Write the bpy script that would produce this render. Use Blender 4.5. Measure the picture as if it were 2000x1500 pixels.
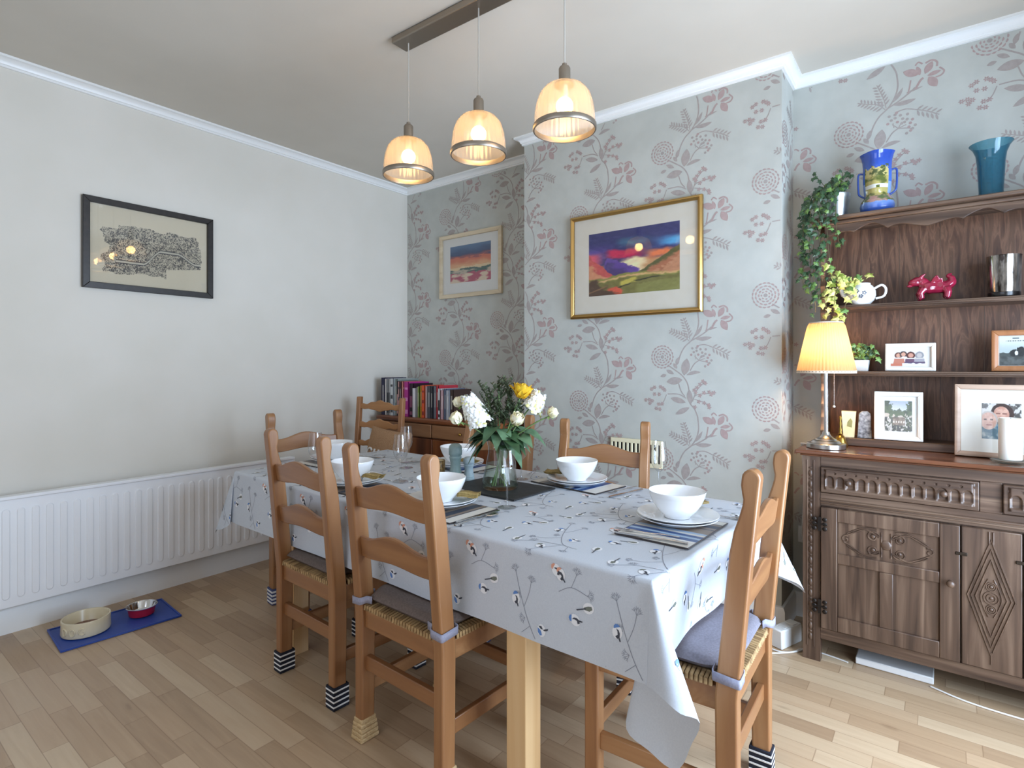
import bpy, math, random
from mathutils import Vector, Matrix

# ------------------------------------------------------------------ camera, world, lights, exposure
for _o in list(bpy.data.objects):
    bpy.data.objects.remove(_o, do_unlink=True)
S = bpy.context.scene
COL = S.collection
PI = math.pi
R = math.radians

cam_d = bpy.data.cameras.new('camera')
cam = bpy.data.objects.new('camera', cam_d)
COL.objects.link(cam)
cam.location = (3.556, -3.182, 1.28)
cam.rotation_euler = (R(90), 0, R(37.57))
cam_d.sensor_width = 36
cam_d.lens = 36 * 1092 / 2000
cam_d.shift_y = -0.0175
cam_d.clip_start = 0.05
S.camera = cam

S.view_settings.view_transform = 'Standard'
S.view_settings.look = 'None'
S.view_settings.gamma = 1
S.view_settings.use_curve_mapping = False
S.view_settings.exposure = 0.2
S.cycles.use_denoising = True
S.cycles.max_bounces = 10
S.cycles.diffuse_bounces = 5
S.cycles.transparent_max_bounces = 16
S.cycles.sample_clamp_indirect = 6
S.cycles.caustics_reflective = False
S.cycles.caustics_refractive = False

world = bpy.data.worlds.new('sky')
S.world = world
world.use_nodes = True
bg = world.node_tree.nodes['Background']
bg.inputs[0].default_value = (0.66, 0.78, 1.0, 1)
bg.inputs[1].default_value = 1.0


def area(name, loc, rot, sx, sy, energy, color):
    d = bpy.data.lights.new(name, 'AREA')
    d.shape = 'RECTANGLE'
    d.size, d.size_y, d.energy, d.color = sx, sy, energy, color
    o = bpy.data.objects.new(name, d)
    COL.objects.link(o)
    o.location, o.rotation_euler = loc, rot
    return o


# daylight outside the right wall's opening; an added fill light behind the camera
area('daylight_right', (4.56, -1.45, 1.10), (0, R(90), 0), 1.8, 1.6, 150, (0.63, 0.79, 1.0))
area('fill_behind', (2.6, -4.42, 1.45), (R(90), 0, 0), 2.2, 1.5, 18, (0.86, 0.90, 1.0))

# ------------------------------------------------------------------ helpers


def lin(c):
    c = c.lstrip('#')
    out = []
    for i in (0, 2, 4):
        v = int(c[i:i + 2], 16) / 255
        out.append(v / 12.92 if v <= 0.04045 else ((v + 0.055) / 1.055) ** 2.4)
    return tuple(out)


def lin3(t):
    return tuple(v / 12.92 if v <= 0.04045 else ((v + 0.055) / 1.055) ** 2.4 for v in t)


def mixc(a, b, t):
    return tuple(x + (y - x) * t for x, y in zip(a, b))


def clamp(x, a=0.0, b=1.0):
    return a if x < a else b if x > b else x


def sstep(a, b, x):
    t = clamp((x - a) / (b - a))
    return t * t * (3 - 2 * t)


def _h(i, j, k=0):
    n = (i * 374761393 + j * 668265263 + k * 1274126177) & 0xffffffff
    n = ((n ^ (n >> 13)) * 1274126177) & 0xffffffff
    return ((n ^ (n >> 16)) & 0xffff) / 65535


def vnoise(x, y, k=0):
    i, j = math.floor(x), math.floor(y)
    a, b = x - i, y - j
    a, b = a * a * (3 - 2 * a), b * b * (3 - 2 * b)
    return ((_h(i, j, k) * (1 - a) + _h(i + 1, j, k) * a) * (1 - b) +
            (_h(i, j + 1, k) * (1 - a) + _h(i + 1, j + 1, k) * a) * b)


def fbm(x, y, k=0, o=4):
    s, w, t = 0, 0.5, 0
    for q in range(o):
        s += w * vnoise(x, y, k + q)
        t += w
        x, y, w = x * 2.03, y * 2.03, w * 0.5
    return s / t


class G:
    """collects shapes into ONE mesh"""

    def __init__(s):
        s.v, s.f, s.m, s.c = [], [], [], []

    def add(s, vs, fs, m=0, col=None):
        b = len(s.v)
        s.v += [tuple(p) for p in vs]
        for f in fs:
            s.f.append(tuple(b + i for i in f))
            s.m.append(m)
            s.c.append(col)
        return s

    def box(s, x0, y0, z0, x1, y1, z1, m=0, T=None, col=None):
        vs = [(x, y, z) for z in (z0, z1) for y in (y0, y1) for x in (x0, x1)]
        if T:
            vs = [T @ Vector(p) for p in vs]
        return s.add(vs, [(0, 2, 3, 1), (4, 5, 7, 6), (0, 1, 5, 4), (2, 6, 7, 3), (0, 4, 6, 2), (1, 3, 7, 5)], m, col)

    def prism(s, pts, fn, a, b, m=0):
        """pts: 2d outline; fn(p, q, d) -> xyz; extruded from d=a to d=b"""
        n = len(pts)
        vs = [fn(p, q, a) for p, q in pts] + [fn(p, q, b) for p, q in pts]
        fs = [tuple(range(n))[::-1], tuple(range(n, 2 * n))]
        fs += [(i, (i + 1) % n, n + (i + 1) % n, n + i) for i in range(n)]
        return s.add(vs, fs, m)

    def strip(s, top, bot, m=0, thick=None):
        """solid between two matched polylines (front) and the same moved by the vector thick"""
        n = len(top)
        t = Vector(thick)
        vs = [Vector(p) for p in top] + [Vector(p) for p in bot]
        vs += [p + t for p in vs[:2 * n]]
        fs = []
        for i in range(n - 1):
            fs += [(i, n + i, n + i + 1, i + 1), (2 * n + i, 2 * n + i + 1, 3 * n + i + 1, 3 * n + i),
                   (i, i + 1, 2 * n + i + 1, 2 * n + i), (n + i, 3 * n + i, 3 * n + i + 1, n + i + 1)]
        fs += [(0, 2 * n, 3 * n, n), (n - 1, 2 * n - 1, 4 * n - 1, 3 * n - 1)]
        return s.add(vs, fs, m)

    def lathe(s, prof, n=32, c=(0, 0, 0), m=0, cap0=True, cap1=True, rf=None, T=None):
        vs = []
        for r, z in prof:
            for i in range(n):
                a = 2 * PI * i / n
                k = rf(a, z) if rf else 1
                p = (c[0] + r * k * math.cos(a), c[1] + r * k * math.sin(a), c[2] + z)
                vs.append(T @ Vector(p) if T else p)
        fs = []
        for j in range(len(prof) - 1):
            for i in range(n):
                k = (i + 1) % n
                fs.append((j * n + i, j * n + k, (j + 1) * n + k, (j + 1) * n + i))
        if cap0:
            fs.append(tuple(range(n))[::-1])
        if cap1:
            fs.append(tuple(range((len(prof) - 1) * n, len(prof) * n)))
        return s.add(vs, fs, m)

    def tube(s, path, r, n=8, m=0, closed=False, flat=1.0):
        P = [Vector(p) for p in path]
        L = len(P)
        rs = r if isinstance(r, (list, tuple)) else [r] * L
        vs, up = [], None
        for i in range(L):
            if closed:
                d = P[(i + 1) % L] - P[i - 1]
            else:
                d = P[min(i + 1, L - 1)] - P[max(i - 1, 0)]
            d.normalize()
            if up is None:
                up = Vector((0, 0, 1)) if abs(d.z) < 0.9 else Vector((1, 0, 0))
            x = up - d * up.dot(d)
            if x.length < 1e-6:
                x = d.orthogonal()
            x.normalize()
            up = x
            y = d.cross(x)
            for k in range(n):
                a = 2 * PI * k / n
                vs.append(P[i] + x * (rs[i] * flat * math.cos(a)) + y * (rs[i] * math.sin(a)))
        fs = []
        for j in range(L if closed else L - 1):
            q = (j + 1) % L
            for k in range(n):
                e = (k + 1) % n
                fs.append((j * n + k, j * n + e, q * n + e, q * n + k))
        if not closed:
            fs += [tuple(range(n))[::-1], tuple(range((L - 1) * n, L * n))]
        return s.add(vs, fs, m)

    def ball(s, c, r, n=12, m=0, sc=(1, 1, 1), T=None):
        pr = [(max(1e-4, r * math.sin(PI * i / (n // 2 + 1))), -r * math.cos(PI * i / (n // 2 + 1))) for i in range(n // 2 + 2)]
        vs0 = len(s.v)
        s.lathe(pr, n, (0, 0, 0), m)
        for i in range(vs0, len(s.v)):
            p = Vector(s.v[i])
            p = Vector((p.x * sc[0], p.y * sc[1], p.z * sc[2]))
            if T:
                p = T @ p
            s.v[i] = tuple(p + Vector(c))
        return s

    def sheet(s, nu, nv, fn, m=0, cf=None):
        vs = [fn(i / nu, j / nv) for j in range(nv + 1) for i in range(nu + 1)]
        b = len(s.v)
        s.v += [tuple(p) for p in vs]
        w = nu + 1
        for j in range(nv):
            for i in range(nu):
                s.f.append((b + j * w + i, b + j * w + i + 1, b + (j + 1) * w + i + 1, b + (j + 1) * w + i))
                s.m.append(m)
                s.c.append(cf((i + .5) / nu, (j + .5) / nv) if cf else None)
        return s

    def build(s, name, mats, parent=None, bevel=0, smooth=40, seg=2, merge=False, mods=()):
        me = bpy.data.meshes.new(name)
        me.from_pydata(s.v, [], s.f)
        for mt in (mats if isinstance(mats, (list, tuple)) else [mats]):
            me.materials.append(mt)
        me.polygons.foreach_set('material_index', s.m)
        if any(c is not None for c in s.c):
            at = me.color_attributes.new('Col', 'FLOAT_COLOR', 'CORNER')
            buf = []
            for f, c in zip(s.f, s.c):
                c = c or (0.8, 0.8, 0.8)
                buf += [c[0], c[1], c[2], 1.0] * len(f)
            at.data.foreach_set('color', buf)
        if smooth:
            me.polygons.foreach_set('use_smooth', [True] * len(s.f))
            me.update()
            me.set_sharp_from_angle(angle=R(smooth))
        me.update()
        o = bpy.data.objects.new(name, me)
        COL.objects.link(o)
        if parent:
            o.parent = parent
        if bevel:
            b = o.modifiers.new('bevel', 'BEVEL')
            b.width, b.segments, b.limit_method, b.angle_limit = bevel, seg, 'ANGLE', R(35)
        for kind, props in mods:
            q = o.modifiers.new(kind.lower(), kind)
            for k, v in props.items():
                setattr(q, k, v)
        return o


def tag(o, label, cat, group=None):
    o['label'], o['category'] = label, cat
    if group:
        o['group'] = group
    return o


def thing(name, label, cat, loc=(0, 0, 0), rz=0.0, group=None):
    o = bpy.data.objects.new(name, None)
    o.empty_display_size = 0.05
    COL.objects.link(o)
    o.location = loc
    o.rotation_euler = (0, 0, rz)
    return tag(o, label, cat, group)


def structure(o):
    o['kind'] = 'structure'
    return o


KIDS = {}


def copy_tree(o, parent=None):
    c = o.copy()
    COL.objects.link(c)
    if parent:
        c.parent = parent
    for ch in list(o.children):
        copy_tree(ch, c)
    return c


def dup(o, label, loc, rz=0.0, group=None):
    c = copy_tree(o)
    c.location, c.rotation_euler = loc, (0, 0, rz)
    c['label'] = label
    if group:
        c['group'] = group
    return c


# ------------------------------------------------------------------ materials


def mat(name, color, rough=0.5, metal=0.0, **kw):
    m = bpy.data.materials.new(name)
    m.use_nodes = True
    p = m.node_tree.nodes['Principled BSDF']
    p.inputs['Base Color'].default_value = (*(lin(color) if isinstance(color, str) else color), 1)
    p.inputs['Roughness'].default_value = rough
    p.inputs['Metallic'].default_value = metal
    for k, v in kw.items():
        p.inputs[k.replace('_', ' ')].default_value = v
    return m


def nodes(m):
    t = m.node_tree
    return t.nodes, t.links, t.nodes['Principled BSDF']


def noise_node(m, scale=(1, 1, 1), s=5.0, detail=4.0, dist=0.0):
    N, L, p = nodes(m)
    tc, mp, nz = N.new('ShaderNodeTexCoord'), N.new('ShaderNodeMapping'), N.new('ShaderNodeTexNoise')
    mp.inputs['Scale'].default_value = scale
    nz.inputs['Scale'].default_value = s
    nz.inputs['Detail'].default_value = detail
    nz.inputs['Distortion'].default_value = dist
    L.new(tc.outputs['Object'], mp.inputs['Vector'])
    L.new(mp.outputs['Vector'], nz.inputs['Vector'])
    return nz


def ramp_color(m, src, stops):
    N, L, p = nodes(m)
    r = N.new('ShaderNodeValToRGB')
    e = r.color_ramp.elements
    while len(e) < len(stops):
        e.new(0.5)
    for q, (pos, c) in zip(e, stops):
        q.position = pos
        q.color = (*lin(c), 1)
    L.new(src, r.inputs['Fac'])
    L.new(r.outputs['Color'], p.inputs['Base Color'])
    return r


def bump(m, src, strength=0.2, dist=0.002):
    N, L, p = nodes(m)
    b = N.new('ShaderNodeBump')
    b.inputs['Strength'].default_value = strength
    b.inputs['Distance'].default_value = dist
    L.new(src, b.inputs['Height'])
    L.new(b.outputs['Normal'], p.inputs['Normal'])


def wood(name, axis, stops, rough=0.4, s=9.0, stretch=0.09, bmp=0.12, coat=0.0):
    m = mat(name, stops[0][1], rough)
    sc = [1, 1, 1]
    sc['xyz'.index(axis)] = stretch
    nz = noise_node(m, sc, s, 6, 1.2)
    ramp_color(m, nz.outputs['Fac'], stops)
    bump(m, nz.outputs['Fac'], bmp, 0.002)
    if coat:
        nodes(m)[2].inputs['Coat Weight'].default_value = coat
        nodes(m)[2].inputs['Coat Roughness'].default_value = 0.25
    return m


def mottled(name, c1, c2, rough=0.6, s=40.0, bmp=0.1, dist=0.001, metal=0.0, stretch=(1, 1, 1)):
    m = mat(name, c1, rough, metal)
    nz = noise_node(m, stretch, s, 3)
    ramp_color(m, nz.outputs['Fac'], [(0.35, c1), (0.65, c2)])
    if bmp:
        bump(m, nz.outputs['Fac'], bmp, dist)
    return m


def colored(name, rough=0.5, coat=0.0):
    """base colour from the mesh's own colour attribute (prints, paintings, patterns)"""
    m = mat(name, '#ffffff', rough)
    N, L, p = nodes(m)
    a = N.new('ShaderNodeAttribute')
    a.attribute_name = 'Col'
    L.new(a.outputs['Color'], p.inputs['Base Color'])
    if coat:
        p.inputs['Coat Weight'].default_value = coat
        p.inputs['Coat Roughness'].default_value = 0.03
    return m


def thin_glass(name, tint=(1, 1, 1), edge=(0.75, 0.8, 0.82), ior=1.5, gloss=0.02, body=0.0, bodycol=(1, 1, 1)):
    m = bpy.data.materials.new(name)
    m.use_nodes = True
    N, L = m.node_tree.nodes, m.node_tree.links
    N.remove(N['Principled BSDF'])
    out = N['Material Output']
    lw, pw, fr = N.new('ShaderNodeLayerWeight'), N.new('ShaderNodeMath'), N.new('ShaderNodeMath')
    lw.inputs['Blend'].default_value = 0.5
    f0 = ((ior - 1) / (ior + 1)) ** 2
    pw.operation, fr.operation = 'POWER', 'MULTIPLY_ADD'
    pw.inputs[1].default_value = 5.0
    fr.inputs[1].default_value, fr.inputs[2].default_value = 1 - f0, f0
    L.new(lw.outputs['Facing'], pw.inputs[0])
    L.new(pw.outputs[0], fr.inputs[0])
    p3 = N.new('ShaderNodeMath')
    p3.operation = 'POWER'
    p3.inputs[1].default_value = 1.7
    L.new(lw.outputs['Facing'], p3.inputs[0])
    tr, gl, mc, mx = N.new('ShaderNodeBsdfTransparent'), N.new('ShaderNodeBsdfGlossy'), N.new('ShaderNodeMix'), N.new('ShaderNodeMixShader')
    mc.data_type = 'RGBA'
    mc.inputs['A'].default_value = (*tint, 1)
    mc.inputs['B'].default_value = (*edge, 1)
    L.new(p3.outputs[0], mc.inputs['Factor'])
    L.new(mc.outputs['Result'], tr.inputs['Color'])
    gl.inputs['Roughness'].default_value = gloss
    first = tr.outputs[0]
    if body:
        df, tl, m1, m2 = N.new('ShaderNodeBsdfDiffuse'), N.new('ShaderNodeBsdfTranslucent'), N.new('ShaderNodeMixShader'), N.new('ShaderNodeMixShader')
        df.inputs['Color'].default_value = (*bodycol, 1)
        tl.inputs['Color'].default_value = (*bodycol, 1)
        m1.inputs[0].default_value = 0.5
        L.new(df.outputs[0], m1.inputs[1])
        L.new(tl.outputs[0], m1.inputs[2])
        m2.inputs[0].default_value = body
        L.new(tr.outputs[0], m2.inputs[1])
        L.new(m1.outputs[0], m2.inputs[2])
        first = m2.outputs[0]
    L.new(fr.outputs[0], mx.inputs[0])
    L.new(first, mx.inputs[1])
    L.new(gl.outputs[0], mx.inputs[2])
    L.new(mx.outputs[0], out.inputs['Surface'])
    return m


def translucent(name, c, share=0.5):
    m = bpy.data.materials.new(name)
    m.use_nodes = True
    N, L = m.node_tree.nodes, m.node_tree.links
    N.remove(N['Principled BSDF'])
    d, t, x = N.new('ShaderNodeBsdfDiffuse'), N.new('ShaderNodeBsdfTranslucent'), N.new('ShaderNodeMixShader')
    d.inputs['Color'].default_value = (*lin(c), 1)
    t.inputs['Color'].default_value = (*lin(c), 1)
    x.inputs[0].default_value = share
    L.new(d.outputs[0], x.inputs[1])
    L.new(t.outputs[0], x.inputs[2])
    L.new(x.outputs[0], N['Material Output'].inputs['Surface'])
    return m


def glow(name, c, strength):
    m = mat(name, c, 0.4)
    p = nodes(m)[2]
    p.inputs['Emission Color'].default_value = (*lin(c), 1)
    p.inputs['Emission Strength'].default_value = strength
    return m


PINE = [(0.28, '#7d5233'), (0.5, '#966841'), (0.72, '#ad8258')]
pine_z = wood('honey_pine_upright', 'z', PINE, 0.38, coat=0.25)
pine_x = wood('honey_pine_across', 'x', PINE, 0.38, coat=0.25)
pine_y = wood('honey_pine_deep', 'y', PINE, 0.38, coat=0.25)
OAK = [(0.30, '#38281f'), (0.5, '#574234'), (0.72, '#7b6452')]
oak_x = wood('dark_oak_across', 'x', OAK, 0.42, 24, 0.05, 0.25, 0.15)
oak_z = wood('dark_oak_upright', 'z', OAK, 0.42, 24, 0.05, 0.25, 0.15)
oak_y = wood('dark_oak_deep', 'y', OAK, 0.42, 14, 0.07, 0.25, 0.15)
oak_top = wood('polished_dark_oak', 'x', [(0.3, '#4a2a1b'), (0.5, '#6b4029'), (0.7, '#85563a')], 0.22, 12, 0.06, 0.06, 0.5)
oak_panel = wood('figured_oak_boarding', 'z', [(0.3, '#3f281d'), (0.46, '#573b2b'), (0.54, '#70503c'), (0.62, '#583d2c'), (0.75, '#624634')], 0.45, 30, 0.14, 0.25)
mahog_x = wood('red_brown_wood_across', 'x', [(0.3, '#5c3019'), (0.5, '#7c4626'), (0.7, '#93592f')], 0.35, 9, 0.08, 0.08)
mahog_z = wood('red_brown_wood_upright', 'z', [(0.3, '#5c3019'), (0.5, '#7c4626'), (0.7, '#93592f')], 0.35, 9, 0.08, 0.08)
tan_x = wood('tan_drawer_wood', 'x', [(0.3, '#7d5538'), (0.5, '#936846'), (0.7, '#a67b57')], 0.4, 9, 0.08, 0.06)
birch_z = wood('pale_table_wood_upright', 'z', [(0.3, '#cda06c'), (0.5, '#dcb684'), (0.7, '#e6c698')], 0.4, 7, 0.06, 0.05)
birch_x = wood('pale_table_wood_across', 'x', [(0.3, '#cda06c'), (0.5, '#dcb684'), (0.7, '#e6c698')], 0.4, 7, 0.06, 0.05)
light_oak = wood('light_oak_frame', 'x', [(0.3, '#a58a76'), (0.5, '#b79c88'), (0.7, '#c4aa96')], 0.45, 14, 0.1, 0.05)
lime_oak = wood('limed_wood_frame', 'x', [(0.3, '#c3b092'), (0.5, '#d0bfa2'), (0.7, '#dccdb3')], 0.5, 14, 0.1, 0.05)
rush = mottled('woven_rush', '#7f6340', '#b49467', 0.8, 70, 0.6, 0.003, stretch=(1, 0.12, 1))
pad_grey = mottled('grey_pad_cotton', '#75717a', '#827e88', 0.85, 160, 0.15, 0.001)
pad_brown = mottled('taupe_pad_cotton', '#5d514c', '#6c5f59', 0.85, 160, 0.15, 0.001)
strap_lilac = mottled('lilac_grey_strap', '#8d8d9f', '#9b9bad', 0.8, 160, 0.1)
navy = mottled('navy_knit', '#12141f', '#1d2130', 0.9, 300, 0.3)
knit_white = mottled('white_knit', '#d9d8d6', '#eeeeec', 0.9, 300, 0.3)
beige_knit = mottled('beige_crochet', '#b39468', '#cdb286', 0.9, 120, 0.6, 0.003, stretch=(1, 1, 3))
white_paint = mat('white_gloss_paint', '#eeeeec', 0.35)
rad_white = mat('radiator_enamel', '#f1f3f6', 0.35)
china = mat('white_china', '#eef0f2', 0.12, Coat_Weight=0.4)
steel = mat('brushed_steel', '#b9b6b0', 0.28, 1.0)
nickel = mat('satin_nickel', '#a1978b', 0.42, 1.0)
chrome = mat('chrome', '#dcdcdc', 0.1, 1.0)
cutlery = mat('cutlery_steel', '#c9c9cc', 0.15, 1.0)
brass = mat('aged_brass', '#a5823f', 0.3, 1.0)
gold_frame = mat('gold_leaf', '#c9a465', 0.32, 1.0)
black_frame = mottled('black_stained_frame', '#191614', '#272220', 0.4, 40, 0.05)
mount = mottled('cream_mount_card', '#e9e2d2', '#ece6d8', 0.8, 20, 0)
mount_w = mat('white_mount_card', '#ecebe6', 0.8)
print_m = colored('printed_paper', 0.6)
pane_m = thin_glass('picture_glass', (0.97, 0.97, 0.97), (0.9, 0.9, 0.9), 1.5, 0.015)
wine_m = thin_glass('wine_glass', (0.985, 0.985, 0.99), (0.86, 0.87, 0.88), 2.0, 0.01)
vase_m = thin_glass('clear_vase_glass', (0.94, 0.96, 0.955), (0.6, 0.66, 0.64), 1.5, 0.01)
water_m = thin_glass('vase_water', (0.86, 0.92, 0.86), (0.7, 0.78, 0.72), 1.2, 0.01)
napkin_m = mottled('olive_gold_napkin', '#8a7442', '#a08952', 0.7, 120, 0.2)
black_plastic = mat('black_plastic', '#161616', 0.4)
white_plastic = mat('white_plastic', '#e6e6e4', 0.35)
cable_m = mat('white_flex', '#e2e0dc', 0.5)

# ------------------------------------------------------------------ the setting
RX, FY, CZ = 4.42, -4.30, 2.755      # right wall, wall behind the camera, ceiling
BX0, BX1, BY = 1.41, 2.945, -0.262   # chimney breast
W = 0.12

wall_white = mottled('matt_white_wall', '#dcd7cc', '#e0dbd1', 0.85, 3, 0)
ceil_m = mottled('matt_ceiling', '#c9c2b6', '#cec7bb', 0.9, 2, 0)
paper = mottled('blue_grey_wallpaper', '#b6b8b2', '#bdbfb9', 0.7, 9, 0.03)
taupe = mottled('taupe_wallpaper_print', '#a09793', '#a79e9a', 0.55, 60, 0)
mauve = mottled('mauve_wallpaper_print', '#a8928f', '#ae9996', 0.5, 60, 0)


def floor_material():
    m = mat('oak_strip_floor', '#b79468', 0.33)
    N, L, p = nodes(m)

    def math_(op, a, b=None):
        n = N.new('ShaderNodeMath')
        n.operation = op
        for i, v in enumerate((a, b)):
            if v is None:
                continue
            if isinstance(v, (int, float)):
                n.inputs[i].default_value = v
            else:
                L.new(v, n.inputs[i])
        return n.outputs[0]
    tc, sp = N.new('ShaderNodeTexCoord'), N.new('ShaderNodeSeparateXYZ')
    L.new(tc.outputs['Object'], sp.inputs[0])
    x, y = sp.outputs[0], sp.outputs[1]
    yr = math_('DIVIDE', y, 0.072)
    row = math_('FLOOR', yr)
    w1 = N.new('ShaderNodeTexWhiteNoise')
    w1.noise_dimensions = '1D'
    L.new(row, w1.inputs['W'])
    ln = math_('ADD', math_('MULTIPLY', w1.outputs['Value'], 0.22), 0.30)
    xr = math_('DIVIDE', math_('ADD', x, math_('MULTIPLY', w1.outputs['Value'], 7.3)), ln)
    colm = math_('FLOOR', xr)
    cb = N.new('ShaderNodeCombineXYZ')
    L.new(row, cb.inputs[0])
    L.new(colm, cb.inputs[1])
    w2 = N.new('ShaderNodeTexWhiteNoise')
    w2.noise_dimensions = '2D'
    L.new(cb.outputs[0], w2.inputs['Vector'])
    # grain, shifted from block to block
    cb2 = N.new('ShaderNodeCombineXYZ')
    L.new(math_('ADD', math_('MULTIPLY', x, 1.1), math_('MULTIPLY', w2.outputs['Value'], 31.0)), cb2.inputs[0])
    L.new(math_('MULTIPLY', y, 14.0), cb2.inputs[1])
    nz = N.new('ShaderNodeTexNoise')
    nz.inputs['Scale'].default_value = 3.0
    nz.inputs['Detail'].default_value = 7
    nz.inputs['Distortion'].default_value = 0.9
    L.new(cb2.outputs[0], nz.inputs['Vector'])
    mixv = math_('ADD', math_('MULTIPLY', w2.outputs['Value'], 0.62), math_('MULTIPLY', nz.outputs['Fac'], 0.42))
    rp = N.new('ShaderNodeValToRGB')
    e = rp.color_ramp.elements
    while len(e) < 5:
        e.new(0.5)
    for q, (pos, c) in zip(e, [(0.1, '#9d8165'), (0.35, '#b09475'), (0.55, '#bb9f80'), (0.75, '#c3aa8b'), (0.95, '#cfb899')]):
        q.position, q.color = pos, (*lin(c), 1)
    L.new(mixv, rp.inputs['Fac'])
    # dark knots
    kn = N.new('ShaderNodeTexNoise')
    kn.inputs['Scale'].default_value = 5.5
    kn.inputs['Detail'].default_value = 2
    mpk = N.new('ShaderNodeMapping')
    mpk.inputs['Scale'].default_value = (0.6, 1.7, 1)
    L.new(tc.outputs['Object'], mpk.inputs['Vector'])
    L.new(mpk.outputs[0], kn.inputs['Vector'])
    kr = N.new('ShaderNodeMapRange')
    kr.inputs['From Min'].default_value = 0.70
    kr.inputs['From Max'].default_value = 0.80
    L.new(kn.outputs['Fac'], kr.inputs['Value'])
    # seams
    fy = math_('FRACT', yr)
    fx = math_('FRACT', xr)
    sy = math_('LESS_THAN', math_('MINIMUM', fy, math_('SUBTRACT', 1.0, fy)), 0.018)
    sx = math_('LESS_THAN', math_('MINIMUM', fx, math_('SUBTRACT', 1.0, fx)), 0.0035)
    seam = math_('MULTIPLY', math_('MAXIMUM', sy, sx), 0.42)
    mk = N.new('ShaderNodeMix')
    mk.data_type = 'RGBA'
    L.new(math_('MULTIPLY', kr.outputs[0], 0.55), mk.inputs['Factor'])
    L.new(rp.outputs[0], mk.inputs['A'])
    mk.inputs['B'].default_value = (*lin('#5c3d24'), 1)
    ms = N.new('ShaderNodeMix')
    ms.data_type = 'RGBA'
    L.new(seam, ms.inputs['Factor'])
    L.new(mk.outputs['Result'], ms.inputs['A'])
    ms.inputs['B'].default_value = (*lin('#6b4a2e'), 1)
    L.new(ms.outputs['Result'], p.inputs['Base Color'])
    bump(m, math_('ADD', nz.outputs['Fac'], math_('MULTIPLY', seam, -2.0)), 0.06, 0.002)
    return m


structure(G().box(-W, FY - W, -0.1, RX + W, W, 0).build('floor', floor_material(), smooth=0))
structure(G().box(-W, FY - W, CZ, RX + W, W, CZ + 0.1).build('ceiling', ceil_m, smooth=0))
structure(G().box(-W, FY - W, 0, 0, W, CZ).build('wall_left', wall_white, smooth=0))
# right wall with the garden-door opening, wall behind the camera with an opening added for fill light
WY0, WY1, WZ0, WZ1 = -2.30, -0.60, 0.20, 2.10
structure(G().box(RX, FY - W, 0, RX + W, WY0, CZ).box(RX, WY1, 0, RX + W, W, CZ)
          .box(RX, WY0, 0, RX + W, WY1, WZ0).box(RX, WY0, WZ1, RX + W, WY1, CZ).build('wall_right', wall_white, smooth=0))
VX0, VX1, VZ0, VZ1 = 1.50, 3.70, 0.70, 2.20
structure(G().box(0, FY - W, 0, VX0, FY, CZ).box(VX1, FY - W, 0, RX, FY, CZ)
          .box(VX0, FY - W, 0, VX1, FY, VZ0).box(VX0, FY - W, VZ1, VX1, FY, CZ).build('wall_front', wall_white, smooth=0))


def window(name, along, a0, a1, z0, z1, pos, bars):
    g = G()

    def bx(u0, v0, u1, v1, d0, d1):
        if along == 'y':
            g.box(pos + d0, u0, v0, pos + d1, u1, v1)
        else:
            g.box(u0, pos + d0, v0, u1, pos + d1, v1)
    t = 0.05
    bx(a0, z0, a1, z0 + t, 0, .05)
    bx(a0, z1 - t, a1, z1, 0, .05)
    for k in range(bars + 1):
        u = a0 + (a1 - a0 - t) * k / bars
        bx(u, z0 + t, u + t, z1 - t, 0, .05)
    w = structure(g.build(name, white_paint, smooth=0))
    h = G()
    if along == 'y':
        h.box(pos + .02, a0 + .01, z0 + .01, pos + .024, a1 - .01, z1 - .01)
    else:
        h.box(a0 + .01, pos + .02, z0 + .01, a1 - .01, pos + .024, z1 - .01)
    structure(h.build('pane', pane_m, w, smooth=0))


window('window_1', 'y', WY0, WY1, WZ0, WZ1, RX + 0.03, 3)
window('fill_window', 'x', VX0, VX1, VZ0, VZ1, FY - 0.09, 3)  # unseen window, added for fill light and reflections


# ---- wallpaper motif (flat printed shapes of the paper), units: 1/1500 of a metre-ish, origin at the lily
MS = 0.00068


def leaf2(cx, cy, ln, wd, ang, curve=0.0, n=7):
    """leaf polygon centred on cx,cy (y down), long axis at ang degrees"""
    a = R(ang)
    top, bot = [], []
    for i in range(n + 1):
        t = i / n
        h = wd * math.sin(PI * t) ** 0.8
        b = curve * math.sin(PI * t)
        top.append(((t - .5) * 2 * ln, b - h))
        bot.append(((t - .5) * 2 * ln, b + h))
    pts = top + bot[1:-1][::-1]
    return [(cx + x * math.cos(a) - y * math.sin(a), cy + x * math.sin(a) + y * math.cos(a)) for x, y in pts]


def dot2(cx, cy, r, n=7):
    return [(cx + r * math.cos(2 * PI * i / n), cy + r * math.sin(2 * PI * i / n)) for i in range(n)]


def smooth_path(pts, k=5):
    out = []
    n = len(pts)
    for i in range(n - 1):
        p0, p1, p2, p3 = pts[max(i - 1, 0)], pts[i], pts[i + 1], pts[min(i + 2, n - 1)]
        for j in range(k):
            t = j / k
            out.append(tuple(0.5 * (2 * b + (c - a) * t + (2 * a - 5 * b + 4 * c - d) * t * t + (-a + 3 * b - 3 * c + d) * t ** 3)
                             for a, b, c, d in zip(p0, p1, p2, p3)))
    out.append(tuple(pts[-1]))
    return out


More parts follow.
